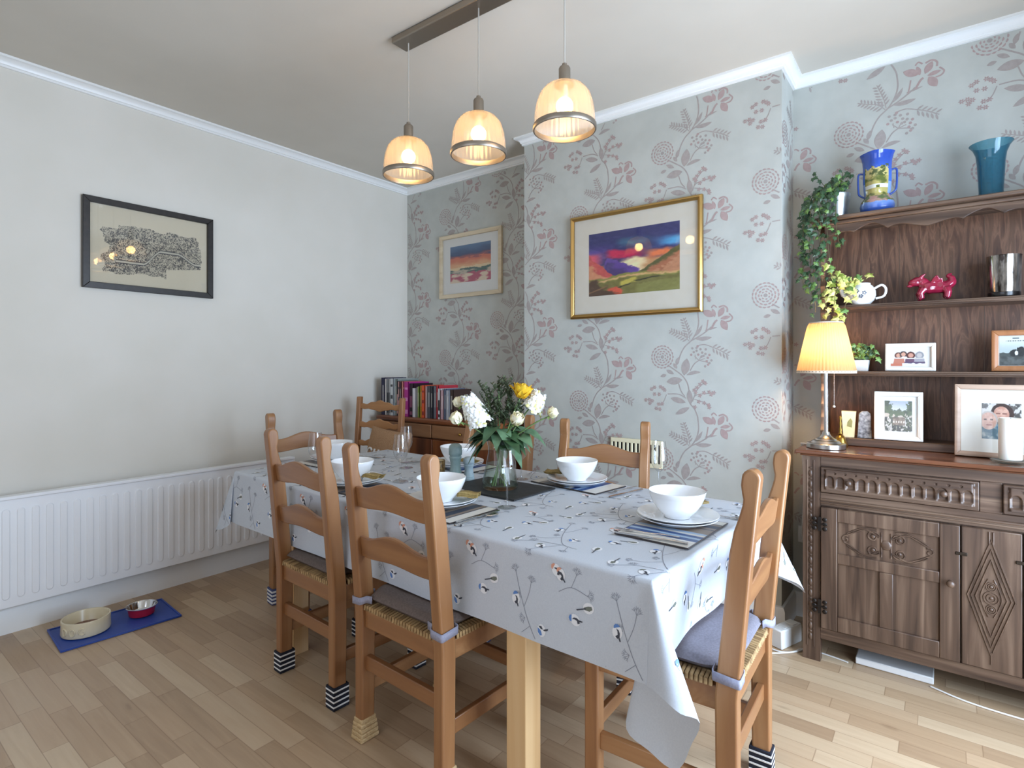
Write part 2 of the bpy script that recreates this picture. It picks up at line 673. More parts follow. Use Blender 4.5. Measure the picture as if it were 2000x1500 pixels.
def stroke2(pts, w, k=5):
    P = smooth_path(pts, k) if len(pts) > 2 else list(pts)
    E = []
    for i, (x, y) in enumerate(P):
        (xa, ya), (xb, yb) = P[max(i - 1, 0)], P[min(i + 1, len(P) - 1)]
        l = math.hypot(xb - xa, yb - ya) or 1
        nx, ny = -(yb - ya) / l * w, (xb - xa) / l * w
        E.append(((x + nx, y + ny), (x - nx, y - ny)))
    return [[a[0], b[0], b[1], a[1]] for a, b in zip(E, E[1:])]


def motif():
    T, M = [], []          # taupe, mauve
    T += stroke2([(1240, 40), (1247, 130), (1228, 205), (1190, 265), (1140, 310), (1105, 370), (1085, 440)], 5)
    T += stroke2([(1000, 455), (1060, 495), (1120, 540), (1160, 600), (1175, 680), (1180, 750), (1215, 795), (1238, 850), (1243, 880)], 5)
    T += stroke2([(1190, 265), (1250, 235), (1310, 195), (1345, 165)], 5)
    T += stroke2([(1175, 270), (1130, 225), (1075, 205), (1010, 180)], 3) + stroke2([(1180, 262), (1165, 190), (1125, 85)], 3)
    for i in range(7):
        t = i / 7
        for (x0, y0, x1, y1, a) in ((1160, 250, 1015, 178, 0), (1172, 240, 1122, 85, 0)):
            x, y = x0 + (x1 - x0) * t, y0 + (y1 - y0) * t
            an = math.degrees(math.atan2(y1 - y0, x1 - x0))
            for sgn in (-1, 1):
                b = R(an + sgn * 55)
                l = 24 * (1 - .4 * t)
                T.append(leaf2(x + l * math.cos(b), y + l * math.sin(b), l, 6, an + sgn * 55))
    T.append(leaf2(1285, 248, 65, 16, -4, 5))
    T.append(leaf2(1245, 190, 55, 12, -55, 6))
    T.append(leaf2(1340, 180, 50, 7, -12))
    # lily
    M.append(leaf2(1322, 62, 50, 26, 25))
    M.append(leaf2(1440, 155, 45, 26, 60))
    M.append(leaf2(1362, 60, 34, 15, 75))
    M.append(leaf2(1418, 55, 42, 22, -60))
    M.append(leaf2(1448, 100, 38, 14, -10))
    M += stroke2([(1345, 20), (1362, 2), (1385, 20)], 5) + stroke2([(1400, 20), (1435, 10), (1462, 30), (1462, 60)], 6)
    M += stroke2([(1475, 70), (1500, 100), (1485, 125), (1455, 130)], 5) + stroke2([(1345, 180), (1372, 130), (1390, 115)], 7)
    M += stroke2([(1320, 110), (1313, 160), (1305, 195)], 4)
    # umbel of berries
    T += stroke2([(1180, 500), (1215, 445), (1250, 420)], 4) + stroke2([(1250, 420), (1215, 385)], 3) + stroke2([(1250, 420), (1300, 430), (1325, 440)], 3)
    T += stroke2([(1250, 420), (1265, 390)], 3) + stroke2([(1250, 420), (1295, 405)], 3) + stroke2([(1225, 410), (1220, 375)], 2.5)
    for i, (x, y) in enumerate([(1190, 375), (1210, 355), (1198, 325), (1240, 310), (1262, 333), (1232, 345), (1245, 375), (1275, 360), (1302, 335), (1330, 378),
                                (1300, 370), (1285, 385), (1318, 400), (1345, 420), (1330, 440), (1310, 425), (1297, 465), (1270, 390), (1320, 452), (1232, 322)]):
        (M if i % 3 == 0 else T).append(dot2(x, y, 10))
    T += stroke2([(1230, 308), (1290, 298), (1350, 318), (1410, 345), (1475, 385)], 3.5)
    for i in range(5):
        x, y = 1360 + i * 25, 322 + i * 13
        T.append(leaf2(x + 14, y - 14, 20, 6, -28))
        T.append(leaf2(x + 2, y + 24, 22, 7, 75))
    # rose
    for ring, (rr, n, ln) in enumerate(((86, 19, 15), (64, 14, 15), (43, 10, 13), (25, 7, 9))):
        for i in range(n):
            a = 2 * PI * (i + .5 * ring) / n
            M.append(leaf2(955 + rr * math.cos(a), 390 + rr * math.sin(a), ln * .92, 5.5, math.degrees(a) + 90, -3))
    T.append(dot2(955, 390, 14, 9))
    # leaves
    T.append(leaf2(1145, 470, 68, 34, -80))
    T.append(leaf2(1055, 580, 66, 30, -8))
    T.append(leaf2(1208, 522, 58, 14, -12, -8))
    T.append(leaf2(1020, 510, 36, 15, 28))
    T.append(leaf2(965, 540, 26, 13, -15))
    T.append(leaf2(1080, 425, 34, 15, -75))
    T.append(leaf2(1062, 462, 26, 14, 55))
    T.append(leaf2(1085, 732, 64, 22, 14))
    T.append(leaf2(1178, 700, 56, 22, 85))
    T.append(leaf2(1120, 815, 64, 20, -28))
    T += stroke2([(1090, 600), (1110, 660), (1140, 700)], 4) + stroke2([(1150, 715), (1090, 685), (1000, 685)], 4) + stroke2([(990, 690), (970, 740), (940, 780)], 3)
    for (x, y) in [(865, 650), (890, 635), (940, 630), (975, 655), (890, 690), (930, 690), (815, 740), (845, 735), (870, 745), (850, 765), (925, 770), (955, 765), (905, 805), (935, 810), (960, 640)]:
        M += [q for i in range(6) for q in [leaf2(x + 10 * math.cos(i * PI / 3), y + 10 * math.sin(i * PI / 3), 8, 4, i * 60)]]
    T += stroke2([(1185, 760), (1225, 690), (1300, 675), (1375, 665)], 3) + stroke2([(1200, 740), (1235, 650), (1300, 580)], 3) + stroke2([(1215, 720), (1270, 735), (1325, 765)], 3)
    for (x, y) in [(1235, 630), (1258, 605), (1282, 580), (1300, 595), (1225, 665), (1258, 690), (1290, 668), (1330, 662), (1365, 665), (1345, 680), (1250, 738), (1290, 745), (1325, 760), (1330, 778), (1220, 780), (1215, 650)]:
        M += [leaf2(x + 9 * math.cos(i * 1.257), y + 9 * math.sin(i * 1.257), 9, 4.5, i * 72) for i in range(5)]
    org = lambda poly: [((x - 1385) * MS, -(y - 110) * MS) for x, y in poly]
    return [org(q) for q in T], [org(q) for q in M]


MT, MM = motif()


def paper_on(g, fn, u0, u1, z0, z1, cols):
    """cols: list of (u of the lily, z of one lily); repeat 0.556 m up and down; shapes cut off at the edges"""
    for u, z in cols:
        k = -6
        while k < 7:
            zz = z + 0.556 * k
            k += 1
            if zz < z0 - .6 or zz > z1 + .6:
                continue
            for shapes, mi in ((MT, 1), (MM, 2)):
                for n_, poly in enumerate(shapes):
                    pts = [(u + a, zz + b) for a, b in poly]
                    if all(u0 <= p <= u1 and z0 <= q <= z1 for p, q in pts):
                        # each printed shape lies a hair above the one before, so that crossing shapes never share a plane
                        e = 0.0003 + 2e-6 * n_ + (0.0004 if mi == 2 else 0)
                        g.add([fn(p, q, e) for p, q in pts], [tuple(range(len(pts)))], mi)


g = G().box(0, 0, 0, RX, W, CZ).box(BX0, BY, 0, BX1, 0, CZ)
paper_on(g, lambda u, z, e: (u, -e, z), 0.002, BX0 - .001, 0.9, 2.705, [(0.20, 2.365), (0.735, 2.648), (1.262, 2.365)])
paper_on(g, lambda u, z, e: (u, -e, z), BX1 + .001, 4.40, 0.3, 2.705, [(2.972, 2.325), (3.485, 2.605), (4.012, 2.325), (4.54, 2.605)])
paper_on(g, lambda u, z, e: (u, BY - e, z), BX0, BX1, 0.3, 2.705, [(1.584, 2.625), (2.111, 2.372), (2.638, 2.632), (3.165, 2.372)])
paper_on(g, lambda u, z, e: (BX1 + e, u, z), BY, -.001, 0.3, 2.705, [(-0.30, 2.372), (0.10, 2.61)])
structure(g.build('wall_back', [paper, taupe, mauve], smooth=0))


def sweep(path, prof, name, m):
    g = G()
    n = len(path)
    vs = []
    for i, p in enumerate(path):
        p = Vector(p)
        ds = []
        if i > 0:
            ds.append((p - Vector(path[i - 1])).normalized())
        if i < n - 1:
            ds.append((Vector(path[i + 1]) - p).normalized())
        nr = [Vector((d.y, -d.x)) for d in ds]
        b = nr[0] if len(nr) == 1 else (nr[0] + nr[1])
        if len(nr) == 2:
            b = b / (1 + nr[0].dot(nr[1]))
        for d, z in prof:
            vs.append((p.x + b.x * d, p.y + b.y * d, z))
    k = len(prof)
    fs = []
    for i in range(n - 1):
        for j in range(k):
            e = (j + 1) % k
            fs.append((i * k + j, i * k + e, (i + 1) * k + e, (i + 1) * k + j))
    fs += [tuple(range(k)), tuple(range((n - 1) * k, n * k))[::-1]]
    g.add(vs, fs)
    return structure(g.build(name, m, smooth=30))


PTS = [(0, 0), (BX0, 0), (BX0, BY), (BX1, BY), (BX1, 0), (RX, 0)]
prof = [(0, 2.706), (.012, 2.706), (.012, 2.716), (.018, 2.718), (.022, 2.730), (.034, 2.741), (.040, 2.743), (.050, 2.744), (.050, CZ), (0, CZ)]
sweep([(0, FY)] + PTS, prof, 'trim_1', white_paint)
bbp = [(0, 0), (.018, 0), (.018, .105), (.010, .122), (0, .125)]
sweep([(0, FY), (0, -.02)], bbp, 'baseboard_left', white_paint)
sweep([(.02, 0), (BX0, 0), (BX0, BY), (BX1, BY), (BX1, 0), (RX, 0)], bbp, 'baseboard_back', white_paint)

# ------------------------------------------------------------------ radiator
t = thing('radiator', 'long white panel radiator under the black framed print', 'radiator', (0.018, -1.9, 0))
t0, ry0, ry1 = t, -1.95, 0.80
g = G().box(.045, ry0, .150, .085, ry1, .66)
y = ry0 + .035
for k in range(60):
    cap = [(y + .0145 + .0145 * math.cos(a), .598 + .0145 * math.sin(a)) for a in [PI * i / 8 for i in range(9)]] + [(y + .0145 - .0145 * math.cos(a), .205 - .0145 * math.sin(a)) for a in [PI * i / 8 for i in range(9)]]
    g.prism(cap, lambda p, q, d: (d, p, q), .083, .0905)
    y += .0541
    if y > ry1 - .05:
        break
g.build('front_panel', rad_white, t, bevel=.004, seg=3)
g = G().box(.040, ry0 - .004, .655, .098, ry1 + .004, .672)
g.build('top_grille', rad_white, t, bevel=.004)
g = G().box(.041, ry1, .15, .092, ry1 + .004, .66)
g.build('end_cap', rad_white, t, bevel=.002)
for y in (-1.2, .5):
    G().box(0.001, y, .3, .0445, y + .04, .6).build('bracket', rad_white, t)
g = G().tube([(.06, ry1 + .05, .19), (.06, ry1 + .05, .0)], .008).tube([(.06, ry1 - .01, .19), (.06, ry1 + .05, .19)], .010)
g.build('pipe', steel, t)

# ------------------------------------------------------------------ pictures on the walls


def paint_grid(g, nx, ny, place, fn, m=0):
    g.sheet(nx, ny, place, m, lambda u, v: lin3(tuple(clamp(q) for q in fn(u, v))))


def hexs(c):
    c = c.lstrip('#')
    return tuple(int(c[i:i + 2], 16) / 255 for i in (0, 2, 4))


def frame_bars(g, w, h, b, d, lip=0.0):
    """picture frame in local x (wide) z (tall), front at y=-d, mitred bars"""
    o = [(-w / 2, -h / 2), (w / 2, -h / 2), (w / 2, h / 2), (-w / 2, h / 2)]
    i = [(-w / 2 + b, -h / 2 + b), (w / 2 - b, -h / 2 + b), (w / 2 - b, h / 2 - b), (-w / 2 + b, h / 2 - b)]
    for k in range(4):
        e = (k + 1) % 4
        mid = lambda p, q, s: (p[0] + (q[0] - p[0]) * s, p[1] + (q[1] - p[1]) * s)
        a0, a1 = mid(o[k], i[k], .45), mid(o[e], i[e], .45)
        pts = [(o[k][0], 0, o[k][1]), (o[e][0], 0, o[e][1]), (i[e][0], 0, i[e][1]), (i[k][0], 0, i[k][1])]
        f = d * (1 - lip)
        pts += [(o[k][0], -f, o[k][1]), (o[e][0], -f, o[e][1]), (i[e][0], -f, i[e][1]), (i[k][0], -f, i[k][1])]
        pts += [(a0[0], -d, a0[1]), (a1[0], -d, a1[1])]
        g.add(pts, [(0, 1, 5, 4), (4, 5, 9, 8), (8, 9, 6, 7), (7, 6, 2, 3), (3, 2, 1, 0), (0, 4, 8, 7, 3), (1, 2, 6, 9, 5)])
    return g


def picture(name, label, w, h, b, d, fmat, aw, ah, fn, nx, ny, mnt, loc, rz=0, tilt=0, lip=0.0, cat='picture', glass=True, az=0.0, group=None):
    t = thing(name, label, cat, loc, rz, group)
    if tilt:
        t.rotation_euler = (tilt, 0, rz)
    frame_bars(G(), w, h, b, d, lip).build('frame', fmat, t, bevel=min(.002, b * .15))
    G().box(-w / 2 + b * .5, -d * .3, -h / 2 + b * .5, w / 2 - b * .5, -.001, h / 2 - b * .5).build('mount', mnt, t, smooth=0)
    g = G()
    paint_grid(g, nx, ny, lambda u, v: ((u - .5) * aw, -d * .3 - .0008, (v - .5) * ah + az), fn)
    g.build('print', print_m, t, smooth=0)
    if glass:
        G().box(-w / 2 + b * .8, -d * .55, -h / 2 + b * .8, w / 2 - b * .8, -d * .55 + .002, h / 2 - b * .8).build('glass', pane_m, t, smooth=0)
    return t


def map_print(u, v):
    bgc = hexs('#d9cdb2')
    # outline of the crowded drawing
    e = 0.10 * (fbm(u * 9, v * 9, 3) - .5) * 2
    dx, dy = (u - .51) / .40, (v - .47) / .315
    d = max(abs(dx), abs(dy)) + e * 2.2
    if u > .62 and v < .26 + (u - .62) * .2:
        d += .5
    if u < .22 and v > .72:
        d += .35
    if d > 1:
        return bgc
    n = fbm(u * 60, v * 42, 11, 3)
    n2 = fbm(u * 120, v * 84, 21, 2)
    riv = abs(v - (.30 + .20 * sstep(.42, .58, u) * (1 - sstep(.72, .9, u) * .6)))
    if riv < .012 and .2 < u < .95:
        return hexs('#c4bda9')
    if riv < .022 and .2 < u < .95:
        return hexs('#3c3c40')
    k = 1.0 if (abs(n - .5) < .035 or abs(n2 - .5) < .05) else 0.0
    if n > .66:
        k = .85
    base = mixc(bgc, hexs('#a89f8c'), .45)
    return mixc(base, hexs('#2f2e30'), k * .85)


def land_print(u, v):
    n = fbm(u * 7, v * 12, 5) - .5
    m = fbm(u * 3.5 + 2, v * 8, 8) - .5
    k = fbm(u * 22, v * 30, 12, 3) - .5
    ov = lambda c, hx_, t: mixc(c, hexs(hx_), clamp(t))
    y = v + m * .14 + k * .03
    c = hexs('#2e3165')
    c = ov(c, '#3c6f86', sstep(.10, .0, abs(y - .80)) * sstep(.25, .5, u + n * .3) * sstep(.85, .5, u) * .8)
    c = ov(c, '#4f9fd0', sstep(.12, .02, abs(y - .74)) * sstep(.68, .92, u))
    c = ov(c, '#574090', sstep(.16, .02, abs(y - .66)) * sstep(.35, .0, u + n * .2))
    c = ov(c, '#c2264f', sstep(.09, .03, abs(y - .64 + .06 * u)) * sstep(.16, .28, u) * sstep(.72, .5, u))
    c = ov(c, '#d2566a', sstep(.12, .02, abs(y - .58)) * sstep(.22, .05, u))
    g_ = sstep(.54, .48, y + .03 * math.sin(u * 9))
    c = ov(c, '#e2a05c', g_ * .8)
    c = ov(c, '#ecdfb0', g_ * sstep(.30, .10, abs(u - .44) + n * .25))
    c = ov(c, '#e0784a', sstep(.09, .02, abs(y - .55)) * sstep(.60, .74, u))
    c = ov(c, '#d9c7a0', sstep(.05, .01, abs(y - .47 - .1 * (u - .5))) * sstep(.3, .5, u) * sstep(.7, .55, u) * .6)
    # violet mountain
    top = .60 - .62 * max(0, u - .22) + k * .05 if u > .22 else .60 - 2.4 * (.22 - u)
    c = ov(c, '#5b3f8e', sstep(.0, .018, top - v) * sstep(.17, .2, u) * sstep(.60, .56, u))
    c = ov(c, '#3d2d62', sstep(.0, .05, top - .08 - v + n * .12) * sstep(.17, .2, u) * sstep(.60, .56, u) * .8)
    # red-brown slope on the left
    top = .64 - 1.15 * u + n * .12
    c = ov(c, '#c0504c', sstep(.0, .02, top - v))
    c = ov(c, '#c98560', sstep(.0, .06, top - .12 - v + k * .15))
    # slope on the right with its dark edge
    top = .30 + .80 * max(0, u - .54) + k * .05
    c = ov(c, '#55552f', sstep(.0, .015, top - v) * sstep(.52, .56, u))
    c = ov(c, '#a8694a', sstep(.0, .05, top - .06 - v + n * .10) * sstep(.58, .66, u))
    c = ov(c, '#c08a66', sstep(.0, .05, top - .15 - v + k * .12) * sstep(.66, .76, u) * .7)
    # valley fields
    f = v + .03 * math.sin(u * 7 + 1) + k * .04
    c = ov(c, '#86843f', sstep(.305, .285, f))
    c = ov(c, '#c9a06a', sstep(.02, .006, abs(f - .25 - .10 * max(0, u - .5))))
    c = ov(c, '#6f6a34', sstep(.235, .215, f - .10 * max(0, u - .55)))
    c = ov(c, '#bcae4c', sstep(.045, .02, abs(f - .165 - .2 * (u - .45))) * sstep(.11, .07, abs(u - .46)))
    c = ov(c, '#d2573f', sstep(.085, .055, math.hypot((u - .31) * .75, v - .045) + k * .04))
    c = ov(c, '#4b3323', sstep(.36, .30, v + .95 * u + n * .2) * sstep(.28, .22, v + k * .1))
    c = ov(c, '#7f5a3c', sstep(.015, .004, abs(v - .05 - .42 * u)) * sstep(.26, .18, u))
    c = ov(c, '#7e7d42', sstep(.0, .02, .13 + .14 * (u - .5) - v + k * .04) * sstep(.52, .57, u))
    c = ov(c, '#24261a', sstep(.014, .006, abs(v - .185 - .13 * (u - .5) + n * .05)) * sstep(.5, .56, u) * sstep(.88, .7, u))
    c = ov(c, '#24261a', sstep(.010, .004, abs(v - .12 - .35 * (u - .38) + k * .03)) * sstep(.33, .36, u) * sstep(.5, .46, u))
    c = tuple(min(1, q * 1.12 + .01) for q in c)
    return mixc(c, (1, 1, 1) if k > 0 else (0, 0, 0), abs(k) * .22)


def beach_print(u, v):
    n = fbm(u * 6, v * 16, 15) - .5
    y = v + n * .14
    if y > .78:
        c = mixc(hexs('#41597f'), hexs('#5b7ba0'), sstep(.8, 1, y))
    elif y > .66:
        c = mixc(hexs('#a35a5c'), hexs('#3f4f78'), sstep(.67, .78, y))
    elif y > .42:
        c = mixc(hexs('#e9b184'), hexs('#d9775a'), sstep(.44, .64, y))
    elif y > .36:
        c = hexs('#ecd0a4')
    elif y > .24:
        c = mixc(hexs('#4c6a62'), hexs('#c9b9a4'), sstep(-.1, .12, n))
    else:
        c = mixc(hexs('#b9546c'), hexs('#e8d3b8'), sstep(-.12, .12, n + .12 * math.sin(u * 17)))
    return c


picture('framed_print', 'black framed intricate line drawing hanging on the white wall', .655, .482, .032, .026, black_frame, .591, .418, map_print, 230, 160, mount,
        (0.001, -1.914, 1.933), R(90))
picture('framed_painting', 'large gold framed mountain sunset painting on the chimney breast', .800, .612, .026, .030, gold_frame, .552, .366, land_print, 210, 140, mount,
        (2.172, BY - .004, 1.868), 0, R(0), .35, az=.006)
picture('framed_painting', 'small pale wood framed beach sunset picture in the alcove', .630, .492, .030, .022, lime_oak, .412, .285, beach_print, 110, 76, mount_w,
        (.712, -.001, 2.055), az=.01)

# vent on the chimney breast
t = thing('air_vent', 'cream plastic louvred vent low on the chimney breast', 'vent', (2.195, BY, .795))
cream_plastic = mat('cream_plastic', '#e8e0bf', 0.45)
G().box(-.152, -.010, -.072, .152, 0, .072).build('backing', black_plastic, t, smooth=0)
g = G().box(-.155, -.016, .052, .155, -.002, .075).box(-.155, -.016, -.075, .155, -.002, -.052)
for k in range(13):
    x = -.155 + k * .02483
    g.box(x, -.016, -.052, x + .012, -.004, .052)
g.build('louvre_grille', cream_plastic, t, bevel=.0015)

# ------------------------------------------------------------------ dining table under its cloth
TR = R(-1.98)
TC = (1.906, -1.393)
TA, TB, TH = 1.106, 0.4625, 0.757     # half length, half width, height of the wooden top
t = thing('dining_table', 'pale wood dining table mostly hidden under the bird print cloth', 'table', (*TC, 0), TR)
G().box(-TA, -TB, TH - .03, TA, TB, TH).build('tabletop', birch_x, t, bevel=.004)
for y in (-TB + .10, TB - .12):
    G().box(-.595, y, TH - .11, .625, y + .02, TH - .031).build('apron', birch_x, t)
for sx in (-.635, .665):
    for sy in (-TB + .053, TB - .075):
        sx += .042 if (sx > 0 and sy > 0) else 0
        G().box(sx - .037, sy - .037, 0, sx + .037, sy + .037, TH - .031).build('leg', birch_z, t, bevel=.003)


# ---- the cloth: a flat sheet with overhang, mapped over the edges
CZT = TH + .003
OV = dict(n=.253, f=.255, r=.246, l=.272)
RHO = .012


def dnorm(x, y, z):
    l = math.sqrt(x * x + y * y + z * z)
    return (x / l, y / l, z / l)


# drop directions round each hanging corner: (angle from the end side towards the long side, direction)
NR = [(0, (-.06, .16, -1)), (12, (-.218, .098, -.97)), (22, (-.213, .012, -.98)), (30, (-.05, .019, -1)), (40, (.117, .03, -.99)), (48, (.261, .006, -.965)), (55, (.414, -.069, -.908)), (62, (.339, -.185, -.926)), (70, (.228, -.207, -.955)), (80, (.097, -.15, -.985)), (90, (-.01, -.08, -1))]
# length of the hanging cloth in each of those directions (the corner is tucked and folded over itself)
NRL = [(a, (l,)) for a, l in ((0, .246), (12, .305), (22, .405), (30, .43), (40, .45), (48, .375), (55, .314), (62, .288), (70, .262), (80, .250), (90, .253))]
FRK = [(0, (-.02, -.06, -1)), (22, (.26, .00, -1)), (45, (.40, .22, -1)), (66, (.12, .16, -1)), (90, (0, .03, -1))]
NL = [(0, (-.10, .0, -1)), (22, (-.34, .02, -1)), (45, (-.46, -.10, -1)), (60, (-.10, -.16, -1)), (74, (.10, -.14, -1)), (90, (0, -.07, -1))]
FL = [(0, (-.06, 0, -1)), (45, (-.30, .25, -1)), (90, (0, .03, -1))]


def keyed(keys, a, norm=True):
    n = len(keys)
    for i in range(n - 1):
        a1, a2 = keys[i][0], keys[i + 1][0]
        if a <= a2:
            p0, p1, p2, p3 = keys[max(i - 1, 0)], keys[i], keys[i + 1], keys[min(i + 2, n - 1)]
            t = (a - a1) / (a2 - a1)
            h = a2 - a1
            out = []
            for u0, u1, u2, u3 in zip(p0[1], p1[1], p2[1], p3[1]):
                m1 = h * (u2 - u0) / ((p2[0] - p0[0]) or 1)
                m2 = h * (u3 - u1) / ((p3[0] - p1[0]) or 1)
                out.append((2 * t ** 3 - 3 * t * t + 1) * u1 + (t ** 3 - 2 * t * t + t) * m1 + (3 * t * t - 2 * t ** 3) * u2 + (t ** 3 - t * t) * m2)
            return dnorm(*out) if norm else out
    return dnorm(*keys[-1][1]) if norm else keys[-1][1]


def hang(px, py, ox, oy, D, w):
    a = min(w / RHO, PI / 2)
    o, z = RHO * math.sin(a), CZT - RHO + RHO * math.cos(a)
    r = max(0, w - RHO * PI / 2)
    return (px + ox * o + D[0] * r, py + oy * o + D[1] * r, z + D[2] * r)


def cloth(s, q):
    ds = (s - TA) if s > TA else (-TA - s if s < -TA else 0)
    dt = (q - TB) if q > TB else (-TB - q if q < -TB else 0)
    sx, sy = (1 if s > 0 else -1), (1 if q > 0 else -1)
    cs, ct = clamp(s, -TA, TA), clamp(q, -TB, TB)
    if ds and dt:
        keys = {(1, -1): NR, (1, 1): FRK, (-1, -1): NL, (-1, 1): FL}[(sx, sy)]
        th = math.atan2(dt, ds)
        deg, w = math.degrees(th), math.hypot(ds, dt)
        if keys is NR:
            full = min(OV['r'] / max(1e-6, math.cos(th)), OV['n'] / max(1e-6, math.sin(th)))
            w *= keyed(NRL, deg, False)[0] / full
        return hang(cs, ct, sx * math.cos(th), sy * math.sin(th), keyed(keys, deg), w)
    if ds:
        e0 = {(1): (NR[0][1], FRK[0][1]), (-1): (NL[0][1], FL[0][1])}[sx]
        k = (ct + TB) / (2 * TB)
        D = list(mixc(e0[0], e0[1], k))
        bump_ = math.sin(PI * k)
        D[0] = D[0] * (1 - bump_) + bump_ * (-.16 if sx > 0 else .0) + sx * .03 * bump_ * math.sin(k * 13 + 1)
        return hang(cs, ct, sx, 0, dnorm(*D), ds)
    if dt:
        k = (cs + TA) / (2 * TA)
        b = math.sin(PI * k) ** .5
        f = (.07 if sy < 0 else .03) + b * (.015 if sy < 0 else .008) * math.sin(k * 31)
        return hang(cs, ct, 0, sy, dnorm(0.02 * b * math.sin(k * 23), sy * f, -1), dt)
    # faint creases of the folded cloth on the flat top
    z = CZT + .0012 * math.exp(-((s - .28) / .012) ** 2) + .0010 * math.exp(-((s + .42) / .012) ** 2)
    return (s, q, z)


def breaks(lo, a, hi, nin, nout):
    A = [lo + (-a - lo) * i / nout for i in range(nout)]
    e = [-a - .018, -a - .012, -a - .006]
    B = [-a + 2 * a * i / nin for i in range(nin + 1)]
    Cc = [a + (hi - a) * (i + 1) / nout for i in range(nout)]
    return sorted(set(A + e + B + [a + .006, a + .012, a + .018] + Cc))


SS = breaks(-TA - OV['l'], TA, TA + OV['r'], 60, 16)
QQ = breaks(-TB - OV['n'], TB, TB + OV['f'], 20, 16)
g = G()
seen = {}


def vid(p):
    k = tuple(round(c, 5) for c in p)
    if k not in seen:
        seen[k] = len(g.v)
        g.v.append(tuple(p))
    return seen[k]


def face(*ps):
    ids = []
    for p in ps:
        i = vid(p)
        if i not in ids:
            ids.append(i)
    if len(ids) > 2:
        g.f.append(tuple(ids))
        g.m.append(0)
        g.c.append(None)


# the top and the four hanging sides
for a, b in zip(SS, SS[1:]):
    for c, d in zip(QQ, QQ[1:]):
        if abs((a + b) / 2) > TA and abs((c + d) / 2) > TB:
            continue
        face(cloth(a, c), cloth(b, c), cloth(b, d), cloth(a, d))
# the four corners, fanned round the table's corner
for sx, sy, o1, o2 in ((1, -1, 'r', 'n'), (1, 1, 'r', 'f'), (-1, -1, 'l', 'n'), (-1, 1, 'l', 'f')):
    s_out = [q - TA for q in SS if q >= TA - 1e-9] if sx > 0 else [-TA - q for q in SS if q <= -TA + 1e-9][::-1]
    t_out = [q - TB for q in QQ if q >= TB - 1e-9] if sy > 0 else [-TB - q for q in QQ if q <= -TB + 1e-9][::-1]
    n = len(s_out)
    rows = []
    NA = 48
    for i in range(NA + 1):
        th = PI / 2 * i / NA
        cc, sn = math.cos(th), math.sin(th)
        full = min(OV[o1] / max(1e-9, cc), OV[o2] / max(1e-9, sn))
        row = []
        for j in range(n):
            if i == 0:
                ds, dt = s_out[j], 0.0
            elif i == NA:
                ds, dt = 0.0, t_out[j]
            else:
                k = s_out[j] / s_out[-1] * (1 - i / NA) + t_out[j] / t_out[-1] * (i / NA)
                ds, dt = cc * full * k, sn * full * k
            row.append(cloth(sx * (TA + ds), sy * (TB + dt)))
        rows.append(row)
    for r0, r1 in zip(rows, rows[1:]):
        for j in range(n - 1):
            q = (r0[j], r0[j + 1], r1[j + 1], r1[j])
            face(*(q if sx * sy > 0 else q[::-1]))

cloth_m = mottled('pale_grey_blue_cloth', '#c0c6cf', '#c6ccd4', 0.6, 300, 0.05)
twig_m = mat('grey_print', '#8b8f9b', 0.6)
ink_m = mat('charcoal_print', '#3c3f4a', 0.6)
blue_m = mat('blue_print', '#5b83bf', 0.6)
orange_m = mat('orange_print', '#d79a82', 0.6)
wing_m = mat('olive_print', '#6d7268', 0.6)
white_m = mat('white_print', '#e6e7ea', 0.6)


def ell(cx, cy, a, b, ang, n=10):
    c, s = math.cos(ang), math.sin(ang)
    return [(cx + a * math.cos(2 * PI * i / n) * c - b * math.sin(2 * PI * i / n) * s, cy + a * math.cos(2 * PI * i / n) * s + b * math.sin(2 * PI * i / n) * c) for i in range(n)]


def bird(kind, cx, cy, ang):
    """list of (layer, material index, polygon); units of millimetres in the sheet, y up"""
    out = []
    P = lambda poly: [(cx + 1.3 * (x * math.cos(ang) - y * math.sin(ang)), cy + 1.3 * (x * math.sin(ang) + y * math.cos(ang))) for x, y in poly]
    out.append((1, 6, P(ell(0, 0, 11, 13, 0, 14))))
    if kind < 3:
        cap = (3, 4, 5)[kind]
        out.append((2, cap, P([(-9, 4), (-10, 9), (-7, 14), (-1, 15), (3, 12), (-2, 9)])))
        out.append((2, 2, P([(-4, 6), (2, 5), (6, 0), (7, -7), (3, -12), (-2, -9), (2, -4), (0, 2)])))
        out.append((2, 2, P([(4, -9), (9, -15), (11, -14), (7, -7)])))
    elif kind == 3:                      # seen from behind, long tail down
        out.append((2, 5, P([(-3, 8), (3, 9), (6, 1), (2, -11), (-2, -11), (-4, 0)])))
        out.append((2, 2, P([(-1, -6), (1.5, -6), (3, -29), (.5, -30)])))
    elif kind == 4:                      # tail up
        out.append((2, 5, P([(-5, 2), (3, 6), (6, -2), (3, -9), (-2, -8)])))
        out.append((2, 2, P([(-1.5, 4), (2, 4), (1.2, 30), (-.8, 30)])))
    else:                                # crouched with a blue breast, tail to the side
        out.append((2, 3, P([(-10, 4), (-9, -5), (-3, -11), (2, -9), (0, -3), (-3, 1)])))
        out.append((2, 2, P([(-8, 8), (0, 9), (4, 3), (-2, 3)])))
        out.append((2, 2, P([(4, 2), (9, 5), (17, 8), (16, 4), (9, 1)])))
    return out


